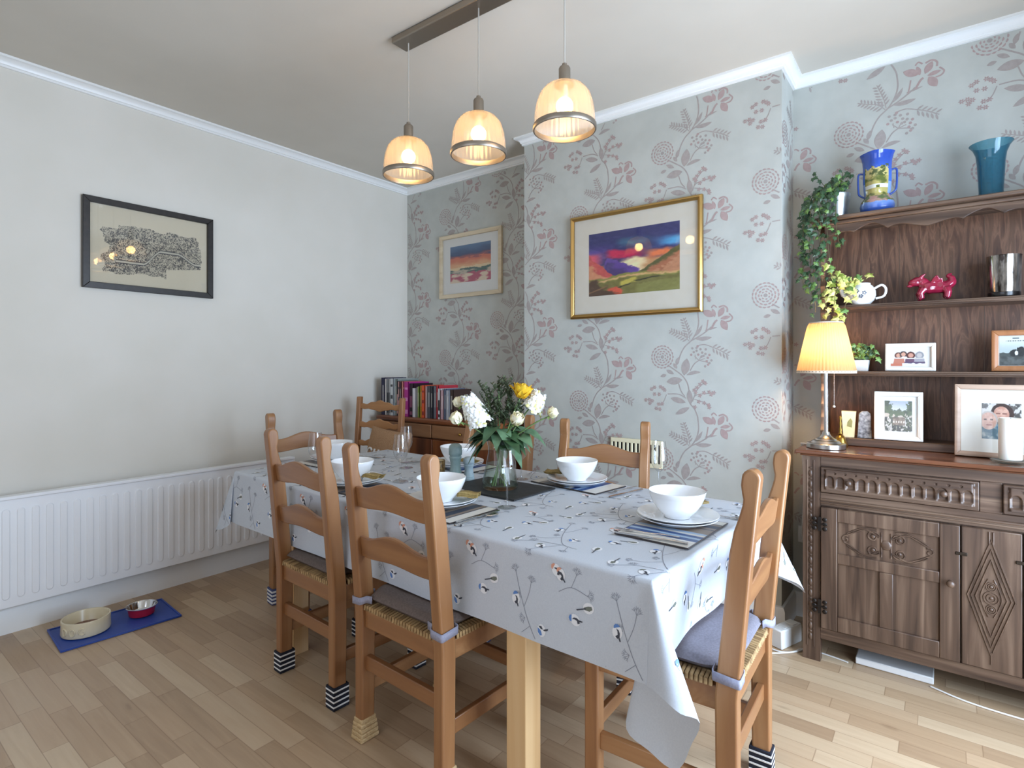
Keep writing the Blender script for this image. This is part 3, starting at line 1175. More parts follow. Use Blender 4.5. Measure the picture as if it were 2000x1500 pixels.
def cloth_tile():
    out = []
    for k, x, y, a in [(0, 15, -15, -.2), (5, 108, -78, 0), (3, 205, -100, .1), (4, -34, -165, 0), (1, 150, 95, .5), (2, 62, -178, .3), (1, 165, -262, .1), (3, 255, 20, -1.3), (4, 285, -225, 1.6), (0, 215, -20, 1.0)]:
        out += [(l_, m_, q, (k, x, y)) for l_, m_, q in bird(k, x, y, a)]
    tw = [([(10, 60), (35, -10), (68, -78), (110, -130), (160, -138)], 1.1), ([(-20, -180), (20, -150), (62, -140), (112, -134)], 1.0), ([(108, -134), (85, -170), (55, -215)], 1.0),
          ([(68, -78), (30, -110), (0, -118)], .8), ([(45, -30), (60, 10), (66, 40)], .8), ([(130, -134), (138, -165)], .8), ([(160, 40), (200, 60), (250, 50)], .9), ([(200, 60), (215, 95)], .8)]
    for (bx, by, a) in [(66, 40, 80), (10, 60, 110), (0, -118, 190), (-20, -180, 215), (55, -215, 240), (138, -165, 270), (30, -10, 150), (20, -150, 130), (250, 50, 10), (215, 95, 80), (50, -60, 200)]:
        for d in (-42, -15, 15, 42):
            l = 24 - abs(d) * .12
            p1 = (bx + l * math.cos(R(a + d)), by + l * math.sin(R(a + d)))
            tw.append(([(bx, by), ((bx + p1[0]) / 2 + 1, (by + p1[1]) / 2), p1], .55))
            for e in (-35, 35):
                m_ = (bx + l * .55 * math.cos(R(a + d)), by + l * .55 * math.sin(R(a + d)))
                tw.append(([m_, (m_[0] + 9 * math.cos(R(a + d + e)), m_[1] + 9 * math.sin(R(a + d + e)))], .5))
    for path, w in tw:
        out += [(0, 1, q, None) for q in stroke2(path, w, 4)]
    return [(layer + .02 * (n_ % 25), mi, q, w_) for n_, (layer, mi, q, w_) in enumerate(out)]


TILE = cloth_tile()


def sheet_point(s, q, lift):
    p = Vector(cloth(s, q))
    e = .002
    a, b = Vector(cloth(s + e, q)) - Vector(cloth(s - e, q)), Vector(cloth(s, q + e)) - Vector(cloth(s, q - e))
    n = a.cross(b)
    if n.length < 1e-12:
        return p
    return p + n.normalized() * lift


rnd = random.Random(4)
s0, s1, q0, q1 = -TA - OV['l'] + .004, TA + OV['r'] - .004, -TB - OV['n'] + .004, TB + OV['f'] - .004
for iy in range(-3, 3):
    for ix in range(-5, 6):
        ox, oy = ix * .326 + .03, iy * .348 + .095 + (.08 if ix % 2 else 0) * 0
        shapes = [(layer, mi, [(ox + x / 1000, oy + y / 1000) for x, y in poly], whole) for layer, mi, poly, whole in TILE]
        # a bird that would run over the hem, or bridge the bend at the table edge, is left out as a whole
        bad = {whole for _, _, pts, whole in shapes if whole and not all(s0 < s < s1 and q0 < q < q1 and abs(abs(s) - TA) > .007 and abs(abs(q) - TB) > .007 for s, q in pts)}
        for layer, mi, pts, whole in shapes:
            if whole not in bad and all(s0 < s < s1 and q0 < q < q1 for s, q in pts):
                g.add([sheet_point(s, q, .0004 + .0004 * layer) for s, q in pts], [tuple(range(len(pts)))], mi)
cl = g.build('tablecloth', [cloth_m, twig_m, ink_m, blue_m, orange_m, wing_m, white_m], smooth=60)
cl.location, cl.rotation_euler = (*TC, 0), (0, 0, TR)
tag(cl, 'pale grey tablecloth printed with small birds and twigs, draped over the dining table', 'tablecloth')


def tp(x, y, z=0):
    """point of the table frame -> room"""
    c, s = math.cos(TR), math.sin(TR)
    return (TC[0] + x * c - y * s, TC[1] + x * s + y * c, z)


# ------------------------------------------------------------------ ladder-back dining chairs
def post_outline():
    """side view (y, z) of a rear post: straight leg, raked back, neck and rounded finial on top"""
    def back(z):
        return -.0275 - (.056 * ((z - .43) / .585) ** 1.1 if z > .43 else 0)
    dep = [(0, .052), (.2, .055), (.43, .057), (.80, .055), (.86, .050), (.90, .041), (.93, .036), (.945, .036), (.958, .040), (.980, .045), (.998, .045)]
    bk = [(back(z), z) for z, d in dep]
    fr = [(back(z) + d, z) for z, d in dep]
    c, z0, r = back(.998) + .0225, .998, .0225
    top = [(c + r * math.cos(a), z0 + r * 1.05 * math.sin(a)) for a in [PI * i / 8 for i in range(1, 8)]]
    return fr + top + bk[::-1]


POST = post_outline()


def slat_part(name, zc, parent, x=.179):
    n = 18
    top, bot = [], []
    yb = -.19 - .056 * ((zc - .43) / .585) ** 1.1
    for i in range(n + 1):
        u = -1 + 2 * i / n
        bow = -.012 * (1 - u * u)
        hump = .030 * (math.cos(PI * clamp(abs(u) / .82)) * .5 + .5)
        low = .012 * (math.cos(PI * clamp(abs(u) / .9)) * .5 + .5)
        top.append((u * x, yb + bow + .009 - .006, zc + .034 + hump))
        bot.append((u * x, yb + bow + .009 + .004, zc - .036 + low))
    g = G().strip(top, bot, 0, (0, -.018, 0))
    return g.build(name, pine_x, parent, bevel=.004, smooth=50)


def sock_part(kind, leg, x, y, w, d):
    g = G()
    if kind == 'stripes':
        g.box(x - w - .006, y - d - .006, 0.001, x + w + .006, y + d + .006, .085, 0)
        for k in range(4):
            z = .012 + k * .019
            g.box(x - w - .0068, y - d - .0068, z, x + w + .0068, y + d + .0068, z + .0075, 1)
        o = g.build('leg_sock', [navy, knit_white], leg, bevel=.002)
    elif kind == 'pale':
        g.box(x - w - .006, y - d - .006, 0.001, x + w + .006, y + d + .006, .085, 0)
        for k in range(4):
            z = .008 + k * .019
            g.box(x - w - .0068, y - d - .0068, z, x + w + .0068, y + d + .0068, z + .011, 1)
        o = g.build('leg_sock', [blue_sock, knit_white], leg, bevel=.002)
    elif kind == 'navy':
        g.box(x - w - .005, y - d - .005, 0.001, x + w + .005, y + d + .005, .08, 0)
        o = g.build('leg_sock', navy, leg, bevel=.004)
    else:
        for k in range(4):
            e = .010 - .0015 * k
            g.box(x - w - e, y - d - e, .001 + k * .015, x + w + e, y + d + e, .0155 + k * .015, 0)
        g.box(x - w - .003, y - d - .003, .058, x + w + .003, y + d + .003, .075, 0)
        o = g.build('leg_sock', beige_knit, leg, bevel=.004)
    return o


blue_sock = mottled('blue_knit', '#3b4468', '#4a5580', 0.9, 300, 0.3)


def make_chair(label, loc, rz, socks):
    t = thing('dining_chair', label, 'chair', (*loc, 0), rz, 'ladder-back chairs round the table')
    for i, sx in enumerate((-1, 1)):
        g = G().prism(POST, lambda p, q, d: (sx * .198 + d, -.19 + p, q), -.021, .021)
        o = g.build('rear_post', pine_z, t, bevel=.006, seg=3)
        sock_part(socks[i], o, sx * .198, -.19, .021, .027)
    for i, sx in enumerate((-1, 1)):
        o = G().box(sx * .205 - .022, .168, 0, sx * .205 + .022, .212, .452).build('front_leg', pine_z, t, bevel=.005)
        sock_part(socks[2 + i], o, sx * .205, .19, .022, .022)
    slat_part('back_slat', .842, t)
    slat_part('back_slat', .670, t)
    g = G().box(-.179, -.204, .388, .179, -.182, .450)
    g.box(-.185, .182, .388, .185, .204, .450)
    for sx in (-1, 1):
        g.strip([(sx * .208, -.165, .45), (sx * .216, .17, .45)], [(sx * .208, -.165, .388), (sx * .216, .17, .388)], 0, (-sx * .022, 0, 0))
    g.build('seat_frame', pine_x, t, bevel=.003)
    # rush seat: four woven triangles, pillowed
    def seat_pt(u, v):
        hw = .198 + .022 * v
        x, y = (u * 2 - 1) * hw, -.158 + .365 * v
        d = max(abs(u * 2 - 1), abs(v * 2 - 1))
        return (x, y, .472 - .018 * d ** 5)
    g = G().sheet(16, 16, seat_pt)
    g.box(-.176, -.207, .4505, .176, -.150, .466)
    for k in range(26):
        x = -.170 + k * .0136
        g.tube([(x, -.175, .469), (x, -.209, .464), (x, -.209, .452)], .0060, 6)
        g.tube([(x * 1.08, .180, .470), (x * 1.08, .212, .464), (x * 1.08, .212, .452)], .0060, 6)
    for k in range(26):
        y = -.150 + k * .0125
        for sx in (-1, 1):
            e = sx * (.213 + .008 * (y + .15) / .32)
            g.tube([(e - sx * .03, y, .470), (e, y, .464), (e, y, .452)], .0058, 6)
    g.build('rush_seat', rush, t, smooth=60)
    G().box(-.179, -.201, .240, .179, -.180, .290).build('stretcher', pine_x, t, bevel=.003)
    G().box(-.185, .182, .200, .185, .201, .245).build('stretcher', pine_x, t, bevel=.003)
    for sx in (-1, 1):
        G().strip([(sx * .205, -.165, .205), (sx * .211, .17, .205)], [(sx * .205, -.165, .157), (sx * .211, .17, .157)], 0, (-sx * .020, 0, 0)).build('stretcher', pine_y, t, bevel=.003)
    return t


def make_cushion(label, loc, rz, m, ms, tied=True, lift=0.0):
    t = thing('seat_cushion', label, 'cushion', (*loc, .4755 + lift), rz, 'tie-on cushions on the dining chairs')

    def pt(sgn):
        def f(u, v):
            a, b = u * 2 - 1, v * 2 - 1
            k = (1 - abs(a) ** 6) * (1 - abs(b) ** 6)
            hw = .170 + .030 * sstep(0, .22, v)
            x, y = a * hw * (1 - .05 * abs(b) ** 6), -.200 + .385 * v
            z = .0165 + sgn * .0165 * clamp(k) ** .12
            if sgn > 0:
                for bx, by in ((-.45, -.4), (.45, -.4), (-.45, .4), (.45, .4)):
                    z -= .005 * math.exp(-((a - bx) ** 2 + (b - by) ** 2) / .03)
            return (x, y, z)
        return f
    g = G().sheet(28, 28, pt(1)).sheet(28, 28, pt(-1))
    g.build('pad', m, t, smooth=80)
    if tied:
        for sx in (-1, 1):
            x0, x1, y0, y1 = sx * .172, sx * .2215, -.2205, -.159
            path = [(sx * .14, -.204, .014), (sx * .164, -.208, .012), (sx * .174, y0 - .003, .008), (sx * .180, y0 - .0045, .006), (x1 - sx * .004, y0 - .0045, .003), (x1, y0 - .003, .003), (x1 + sx * .0015, y0, .003), (x1 + sx * .0015, y1, .008), (x1 - sx * .004, y1 + .003, .010), (sx * .19, y1 + .004, .014)]
            P = path
            g = G()
            top = [(p[0], p[1], p[2] + .012) for p in P]
            bot = [(p[0], p[1], p[2] - .012) for p in P]
            n = len(P)
            g.add(top + bot, [(i, n + i, n + i + 1, i + 1) for i in range(n - 1)])
            g.build('strap', ms, t, smooth=60, mods=[('SOLIDIFY', dict(thickness=.003, offset=0))])
    return t


def rot(x, y, a):
    return (x * math.cos(a) - y * math.sin(a), x * math.sin(a) + y * math.cos(a))


# (name for labels, centre, facing (rotation; local +Y is the sitter's front), socks: rear l, rear r, front l, front r)
def chair_at(rear, rz):
    o = rot(0, .19, rz)
    return (rear[0] + o[0], rear[1] + o[1])


pN2 = chair_at((2.172, -1.966), R(-2))
pN1 = chair_at((1.553, -1.905), R(-2.5))
pR = chair_at((3.112, -1.502), R(92))
pL = chair_at((.722, -1.372), R(-98))
pF1 = chair_at((2.280, -.838), R(193))
pF2 = chair_at((1.628, -.846), R(180 + 5))
make_chair('ladder-back pine chair with crocheted beige leg covers, back turned to the camera', pN2, R(-2), ('beige', 'beige', 'beige', 'navy'))
make_chair('ladder-back pine chair in navy striped leg socks, between the beige-footed chair and the radiator', pN1, R(-2.5), ('stripes', 'stripes', 'stripes', 'stripes'))
make_chair('ladder-back pine chair at the table end nearest the dark dresser', pR, R(92), ('stripes', 'stripes', 'navy', 'stripes'))
make_chair('ladder-back pine chair at the table end nearest the radiator', pL, R(-98), ('pale', 'pale', 'pale', 'pale'))
make_chair('ladder-back pine chair in front of the cream wall vent', pF1, R(193), ('navy', 'stripes', 'stripes', 'stripes'))
make_chair('ladder-back pine chair mostly hidden behind the flowers and pepper mill', pF2, R(185), ('stripes', 'pale', 'pale', 'stripes'))
make_cushion('taupe cushion tied on the chair with beige leg covers', pN2, R(-2), pad_brown, strap_lilac)
make_cushion('taupe cushion lying untied on the chair in striped socks nearest the radiator', pN1, R(-2.5), pad_brown, pad_brown, False)
make_cushion('blue-grey cushion tied on the chair nearest the dark dresser', pR, R(92), pad_grey, strap_lilac)

# corner chair of another pattern with a lettered cushion
pine_old = wood('old_pine_upright', 'z', [(0.28, '#85593a'), (0.5, '#9c6d48'), (0.72, '#b08059')], 0.45)
pine_oldx = wood('old_pine_across', 'x', [(0.28, '#95663d'), (0.5, '#ac7a4c'), (0.72, '#bd8c5c')], 0.45)
CC, CR = (.45, -.885), R(186)
t = thing('ladder_back_chair', 'taller brown ladder-back chair with wavy slats in the corner by the books', 'chair', (*CC, 0), CR)
for sx in (-1, 1):
    G().strip([(sx * .205 - .018, -.20, 0), (sx * .205 - .018, -.20, .45), (sx * .205 - .018, -.245, 1.06)], [(sx * .205 + .018, -.20, 0), (sx * .205 + .018, -.20, .45), (sx * .205 + .018, -.245, 1.06)], 0, (0, -.032, 0)).build('rear_post', pine_old, t, bevel=.005)
    G().box(sx * .205 - .018, .18, 0, sx * .205 + .018, .216, .45).build('front_leg', pine_old, t, bevel=.005)
for zc in (.995, .865, .735, .61):
    n, top, bot = 24, [], []
    yb = -.20 - .045 * (zc - .45) / .61
    for i in range(n + 1):
        u = -1 + 2 * i / n
        hh = .022 + .013 * math.cos(PI * clamp(abs(u) / .8)) + .004 * math.cos(u * 14)
        top.append((u * .19, yb - .008, zc + hh + .006))
        bot.append((u * .19, yb - .008, zc - .028 - .007 * math.cos(PI * clamp(abs(u) / .5)) - .002 * math.cos(u * 16)))
    G().strip(top, bot, 0, (0, -.016, 0)).build('back_slat', pine_oldx, t, bevel=.003)
G().box(-.205, -.195, .42, .205, .216, .455).build('seat', pine_oldx, t, bevel=.006)
for sx in (-1, 1):
    G().box(sx * .205 - .01, -.2, .2, sx * .205 + .01, .19, .23).build('stretcher', pine_old, t, bevel=.003)
linen = mottled('tan_linen', '#9c7857', '#ad8866', 0.9, 150, 0.25)
pt_ = thing('cushion', 'tan linen cushion with pale lettering propped on the corner chair', 'cushion', (.60, -.775, .456), R(180))
pt_.rotation_euler = (R(12), R(-3), R(180))


def pil(sgn):
    def f(u, v):
        a, b = u * 2 - 1, v * 2 - 1
        k = clamp((1 - a * a) * (1 - b * b)) ** .45
        e = 1 - .06 * (1 - b * b) * abs(a) ** 2
        e2 = 1 - .06 * (1 - a * a) * abs(b) ** 2
        return (a * .205 * e, sgn * .065 * k, .205 + b * .205 * e2)
    return f


G().sheet(24, 24, pil(1)).sheet(24, 24, pil(-1)).build('cover', linen, pt_, smooth=80)
g = G()


def on_pillow(x, z):
    return (x, pil(1)(x / .41 + .5, z / .41)[1] + .001, z)


for x0, pts in [(.115, [(-.026, .20), (-.030, .235), (-.016, .258), (.010, .258), (.028, .245)])]:
    g.tube([on_pillow(x0 - q[0], q[1]) for q in smooth_path(pts, 4)], .0075, 6)
for x0 in (.062, .018, -.028):
    g.tube([on_pillow(x0, .20), on_pillow(x0, .23), on_pillow(x0, .262)], .0075, 6)
g.build('lettering', knit_white, pt_, smooth=60)

# ------------------------------------------------------------------ on the table
TZ = CZT + .0024
mat_cols = {'c': '#d9d6ce', 'b': '#2e4f86', 'l': '#9db6cf', 'n': '#39414f', 't': '#8b7a6a', 'w': '#e3e1dc'}


def placemat(label, loc, rz, w=.29, d=.215):
    g = G()
    g.box(-w / 2, -d / 2, 0, w / 2, d / 2, .0035, 0, col=lin('#3a3230'))
    bands = [('c', .16), ('w', .03), ('b', .075), ('l', .05), ('b', .06), ('c', .05), ('l', .05), ('t', .16), ('n', .02), ('t', .06), ('n', .10), ('t', .045), ('n', .02), ('c', .12)]
    x = -w / 2 + .003
    tot = w - .006
    for c, s in bands:
        x1 = x + tot * s
        g.add([(x, -d / 2 + .003, .0037), (x1, -d / 2 + .003, .0037), (x1, d / 2 - .003, .0037), (x, d / 2 - .003, .0037)], [(0, 1, 2, 3)], 0, lin(mat_cols[c]))
        x = x1
    o = g.build('placemat', print_mat, smooth=0)
    o.location, o.rotation_euler = loc, (0, 0, rz)
    return tag(o, label, 'placemat', 'striped placemats')


print_mat = colored('striped_mat_print', 0.35)


def lathe_thing(name, label, cat, prof, m, loc, group=None, n=40, **kw):
    o = G().lathe(prof, n, **kw).build(name, m, smooth=50)
    o.location = loc
    return tag(o, label, cat, group)


plate_prof = [(.001, .004), (.060, .003), (.075, .002), (.078, .0), (.084, .0), (.100, .008), (.122, .017), (.130, .020), (.1315, .0215), (.130, .0225), (.121, .019), (.098, .011), (.086, .007), (.078, .0065), (.001, .007)]
bowl_prof = [(.001, .004), (.030, .004), (.031, 0), (.036, 0), (.038, .006), (.052, .020), (.066, .042), (.075, .064), (.0785, .080), (.0775, .082), (.0755, .080), (.072, .066), (.063, .045), (.048, .023), (.030, .010), (.001, .009)]


def napkin(label, loc, rz, kind):
    g = G()
    if kind == 'fan':
        for k in range(2):
            z = k * .004
            pts = [(-.018, -.012 + k * .004), (.040, -.042), (.046, .0), (.040, .040), (-.016, .020 + k * .003)]
            g.prism(pts, lambda p, q, d: (p, q, d + .010 * math.sin(p * 22) ** 2 + .002), z, z + .003)
    else:
        for k in range(3):
            z = k * .004
            g.sheet(10, 4, lambda u, v: (-.030 + .078 * u, -.03 + .06 * v + .006 * (k - 1), z + .006 * math.sin(u * 5 + 1) * u + .004 + .004 * math.sin(v * 6)))
    o = g.build('napkin', napkin_m, smooth=50, mods=[] if kind == 'fan' else [('SOLIDIFY', dict(thickness=.0015))])
    o.location, o.rotation_euler = loc, (0, 0, rz)
    return tag(o, label, 'napkin', 'gold napkins')


def fork_mesh():
    g = G()
    P = [(0, -.100, .004), (0, -.05, .006), (0, .0, .004), (0, .035, .006), (0, .05, .005)]
    g.tube(P, [.0045, .0035, .0025, .004, .009], 8, flat=.35)
    for k in range(4):
        x = -.0085 + k * .00567
        g.tube([(x * .8, .05, .005), (x, .065, .003), (x, .098, .006)], [.002, .0014, .0010], 6, flat=.8)
    return g


def knife_mesh():
    g = G()
    g.tube([(0, -.105, .004), (0, -.06, .005), (0, -.005, .004)], [.006, .005, .0035], 8, flat=.6)
    g.prism([(-.0035, -.005), (.0035, -.005), (.009, .02), (.0095, .09), (.004, .108), (-.0035, .112)], lambda p, q, d: (p, q, d), .002, .004)
    return g


def spoon_mesh():
    g = G()
    g.tube([(0, -.1, .004), (0, -.04, .006), (0, .03, .004), (0, .045, .004)], [.0045, .003, .0022, .003], 8, flat=.5)
    g.ball((0, .072, .006), 1, 14, 0, (.018, .028, .004))
    return g


CUT = {}
for nm, fn_ in (('fork', fork_mesh), ('knife', knife_mesh), ('spoon', spoon_mesh)):
    CUT[nm] = fn_().build(nm, cutlery, smooth=50)


def put(o, used, label, loc, rz, cat, group):
    """the first time the object itself, then copies of it"""
    c = o if not used else o.copy()
    if used:
        COL.objects.link(c)
    c.location, c.rotation_euler = loc, (0, 0, rz)
    return tag(c, label, cat, group)


bowl_prof = [(r * 1.17, z * 1.06) for r, z in bowl_prof]
plate0 = G().lathe(plate_prof, 56).build('plate', china, smooth=50)
bowl0 = G().lathe(bowl_prof, 56).build('bowl', china, smooth=50)
glass_prof = [(r, z * 1.06) for r, z in [(.034, .0), (.034, .0012), (.020, .003), (.007, .006), (.0042, .012), (.0036, .03), (.0036, .070), (.0048, .082), (.012, .090), (.022, .099), (.030, .113), (.0335, .130), (.0335, .146), (.031, .165), (.0275, .188), (.0262, .200)]]
glass0 = G().lathe(glass_prof, 36, cap0=True, cap1=False).build('wine_glass', wine_m, smooth=60)
nused = dict(plate=0, bowl=0, glass=0, fork=0, knife=0, spoon=0)


def cut(kind, label, loc, rz):
    put(CUT[kind], nused[kind], label, loc, rz, kind, 'steel cutlery')
    nused[kind] = 1


def setting(where, c, rz, mat_off=(0, 0), napk=None, mat_size=(.29, .215), plates=2):
    """c: centre of the plates; rz: local -Y points at the diner"""
    o = rot(*mat_off, rz)
    placemat('striped placemat ' + where, (c[0] + o[0], c[1] + o[1], TZ), rz, *mat_size)
    z = TZ + .0045
    for k in range(plates):
        put(plate0, nused['plate'], ('lower' if k == 0 else 'upper') + ' white plate of the two stacked ' + where, (c[0] + .002 * k, c[1], z), 0, 'plate', 'white plates')
        nused['plate'] = 1
        z += .0085
    put(bowl0, nused['bowl'], 'white bowl on two plates ' + where, (c[0], c[1], z - .0005), 0, 'bowl', 'white bowls')
    nused['bowl'] = 1
    if napk:
        a, off, kind, rz2 = napk
        q = rot(*off, rz)
        napkin('gold napkin tucked under the bowl ' + where, (c[0] + q[0], c[1] + q[1], z + .019), rz2, kind)


PR, PN2_, PN1_, PL_, PF1_, PF2_ = (2.862, -1.385), (2.085, -1.700), (1.520, -1.675), (.945, -1.360), (2.287, -1.068), (1.585, -1.075)
wR, wN2, wN1, wL, wF1, wF2 = ('at the table end nearest the dresser', 'in front of the chair with beige leg covers', 'in front of the near chair in striped socks',
                              'at the table end nearest the radiator', 'in front of the chair by the wall vent', 'behind the pepper mill and flowers')
setting(wR, PR, R(88), (-.075, -.018), ('n', (.098, -.01), 'fan', R(75)), (.33, .235))
setting(wN2, PN2_, R(-2), (.02, -.03), ('n', (.080, .052), 'fold', R(30)), (.36, .24))
setting(wN1, PN1_, R(-2), (.01, -.02), ('n', (.088, .036), 'fold', R(20)), (.34, .22))
setting(wL, PL_, R(-92), (0, -.02), None, (.33, .22))
setting(wF1, PF1_, R(172), (0.0, -.005), ('n', (.093, .028), 'fold', R(190)), (.36, .215))
setting(wF2, PF2_, R(178), (.0, -.015), ('n', (-.094, .02), 'fold', R(0)), (.34, .22))
# cutlery
cut('fork', 'fork lying nearest the camera on the striped placemat at the dresser end', (2.838, -1.574, TZ + .004), R(100))
cut('knife', 'knife beside the fork on the placemat at the dresser end', (2.872, -1.612, TZ + .004), R(97))
cut('spoon', 'spoon on the far side of the placemat at the dresser end', (2.955, -1.228, TZ), R(-80))
cut('knife', 'knife beside the placemat in front of the chair with beige leg covers', (2.296, -1.735, TZ), R(-3))
cut('spoon', 'spoon by the knife in front of the chair with beige leg covers', (2.318, -1.765, TZ), R(-5))
cut('fork', 'fork beside the placemat at the chair by the wall vent', (2.505, -1.06, TZ), R(170))
cut('knife', 'knife next to the fork at the chair by the wall vent', (2.540, -1.10, TZ), R(168))
cut('fork', 'fork beside the bowl at the radiator end of the table', (.900, -1.560, TZ + .0), R(-84))
cut('knife', 'knife on the cloth beyond the bowl at the radiator end', (.955, -1.16, TZ), R(-80))
cut('knife', 'knife on the cloth between the two wine glasses and the brown candle', (1.330, -1.09, TZ), R(146))
cut('spoon', 'spoon beyond the bowl behind the pepper mill', (1.800, -1.05, TZ), R(175))
# glasses
for lab, p in (('wine glass standing in front of the flower vase, nearest the camera', (2.293, -1.570)),
               ('wine glass on bare cloth between the two near chairs', (1.632, -1.500)),
               ('wine glass just behind the one between the two near chairs', (1.395, -1.255)),
               ('wine glass right behind the flower vase', (2.030, -1.130)),
               ('wine glass beside the bowl in front of the near chair in striped socks, towards the radiator', (1.265, -1.690)),
               ('wine glass near the wall vent, behind the bowl at the dresser end', (2.645, -1.018))):
    put(glass0, nused['glass'], lab, (*p, TZ), 0, 'wine glass', 'wine glasses')
    nused['glass'] = 1

# slate, mills, candle
slate = mottled('black_slate', '#1b1b1c', '#2a2a2b', 0.6, 30, 0.3, 0.002)
g = G()
pts, rs = [], random.Random(3)
for (ax, ay), (bx, by) in zip([(-.19, -.137), (.19, -.137), (.19, .137), (-.19, .137)], [(.19, -.137), (.19, .137), (-.19, .137), (-.19, -.137)]):
    for i in range(14):
        k = i / 14
        pts.append((ax + (bx - ax) * k + rs.uniform(-.001, .001), ay + (by - ay) * k + rs.uniform(-.001, .001)))
o = g.prism(pts, lambda p, q, d: (p, q, d), 0, .006).build('slate_board', slate, smooth=0, bevel=.001)
o.location, o.rotation_euler = (2.072, -1.338, TZ), (0, 0, R(-2))
tag(o, 'black slate board under the flower vase', 'board')
sage = mottled('sage_lacquer', '#7f9494', '#879c9b', 0.45, 60, 0)
mill_prof = [(.001, 0), (.030, 0), (.031, .004), (.031, .018), (.0285, .020), (.0285, .023), (.030, .026), (.026, .045), (.0225, .070), (.0225, .085), (.026, .102), (.0275, .106), (.0275, .110), (.0255, .112), (.0255, .116), (.0295, .120), (.0300, .130), (.0300, .148), (.027, .160), (.018, .168), (.001, .171)]
lathe_thing('pepper_mill', 'sage green wooden pepper mill standing left of the flower vase', 'pepper mill', mill_prof, sage, (1.822, -1.345, TZ))
pale_sage = mottled('pale_blue_lacquer', '#a9bcc6', '#b2c4cd', 0.45, 60, 0)
lathe_thing('salt_mill', 'pale blue salt mill half hidden just behind the sage green mill', 'salt mill', [(r * .85, z * .62) for r, z in mill_prof], pale_sage, (1.846, -1.282, TZ))
t = thing('tealight_holder', 'brown and gold textured candle holder beside the sage pepper mill', 'candle holder', (1.722, -1.345, TZ))
crackle = mottled('brown_gold_crackle', '#5a4326', '#a2834a', 0.35, 90, 0.5, 0.002)
G().lathe([(.001, 0), (.023, 0), (.0255, .004), (.026, .084), (.0245, .086), (.0235, .07), (.001, .068)], 28).build('holder', crackle, t)
G().lathe([(.001, .069), (.020, .069), (.0205, .084), (.001, .083)], 24).build('candle', mottled('cream_wax', '#d8c9a0', '#e0d2ab', .6, 20, 0), t)

# ---- flowers
VX, VY = 2.083, -1.350
t = thing('vase', 'clear glass vase of flowers standing on the slate board', 'vase', (VX, VY, TZ + .0065))
vp = [(.060, .0), (.064, .003), (.0655, .010), (.063, .030), (.057, .070), (.048, .115), (.0425, .150), (.043, .175), (.049, .200), (.056, .214)]
vp = [(r * 1.16, z) for r, z in vp]
G().lathe(vp, 40, cap0=True, cap1=False).build('glass', vase_m, t, smooth=60, mods=[])
G().lathe([(r * 1.15, z) for r, z in [(.001, .004), (.058, .004), (.0625, .010), (.060, .030), (.054, .070), (.0475, .104), (.001, .104)]], 40).build('water', water_m, t, smooth=50)

stem_m = mottled('green_stem', '#56703a', '#6d8750', 0.6, 30, 0)
leaf_d = mottled('dark_green_leaf', '#2b452a', '#3f5f3c', 0.45, 25, 0.1)
leaf_g = mottled('blue_green_leaf', '#4c6b4d', '#648463', 0.45, 25, 0.1)
leaf_y = mottled('fresh_green_leaf', '#6c8747', '#86a05c', 0.5, 25, 0.1)
herb_m = mottled('dull_green_sprig', '#3f4a35', '#5a664a', 0.6, 60, 0)
cream_p = mottled('cream_petal', '#efe6bb', '#f6f1dc', 0.55, 30, 0)
white_p = mottled('white_petal', '#eef0ee', '#f8f8f5', 0.55, 60, 0)
yellow_p = mottled('yellow_petal', '#e3b21f', '#f0c736', 0.5, 30, 0)
sepal_p = mottled('yellow_green_petal', '#d9d48a', '#e8e4ab', 0.55, 40, 0)


def add_leaf(g, base, d, ln, wd, droop=.3, roll=0.0, m=0, n=8, fold=.25):
    """pointed leaf growing from base along direction d"""
    d = Vector(d).normalized()
    side = d.cross(Vector((0, 0, 1)))
    if side.length < .05:
        side = Vector((1, 0, 0))
    side.normalize()
    side = Matrix.Rotation(roll, 3, d) @ side
    up = side.cross(d)
    p = Vector(base)
    vs, fs = [], []
    for i in range(n + 1):
        u = i / n
        w = wd * (math.sin(PI * u ** .8)) ** .9 if 0 < u < 1 else .0004
        c = p + d * (ln * u) + Vector((0, 0, -droop * ln * u * u)) + up * (.0)
        vs += [c - side * w + up * (w * fold), c, c + side * w + up * (w * fold)]
    for i in range(n):
        for k in (0, 1):
            fs.append((3 * i + k, 3 * i + k + 1, 3 * i + k + 4, 3 * i + k + 3))
    g.add(vs, fs, m)


def petal(g, c, axis, out, ln, wd, cup, open_, m=0, n=5):
    """one cupped petal: rises along axis, leans to 'out' """
    axis, out = Vector(axis).normalized(), Vector(out).normalized()
    side = axis.cross(out).normalized()
    vs, fs = [], []
    for i in range(n + 1):
        u = i / n
        w = wd * math.sin(PI * (.12 + .80 * u)) ** .6
        h, o = ln * u, ln * (open_ * u * u + cup * math.sin(PI * u))
        for k in (-1, -.5, 0, .5, 1):
            q = Vector(c) + axis * (h * (1 - .08 * k * k)) + out * (o - .35 * wd * k * k) + side * (w * k)
            vs.append(q)
    for i in range(n):
        for k in range(4):
            fs.append((5 * i + k, 5 * i + k + 1, 5 * i + k + 6, 5 * i + k + 5))
    g.add(vs, fs, m)


def rose_head(g, c, axis, r, layers=4, m=0, open_=.5):
    axis = Vector(axis).normalized()
    u = axis.orthogonal().normalized()
    v = axis.cross(u)
    ph = 0
    for L_ in range(layers):
        n = 3 + L_
        f = (L_ + 1) / layers
        for i in range(n):
            a = 2 * PI * i / n + ph
            out = u * math.cos(a) + v * math.sin(a)
            petal(g, Vector(c) + out * (r * .18 * f), axis, out, r * (1.55 - .25 * f), r * (.38 + .35 * f), .18 * f + .05, open_ * f * f - .12, m)
        ph += .9


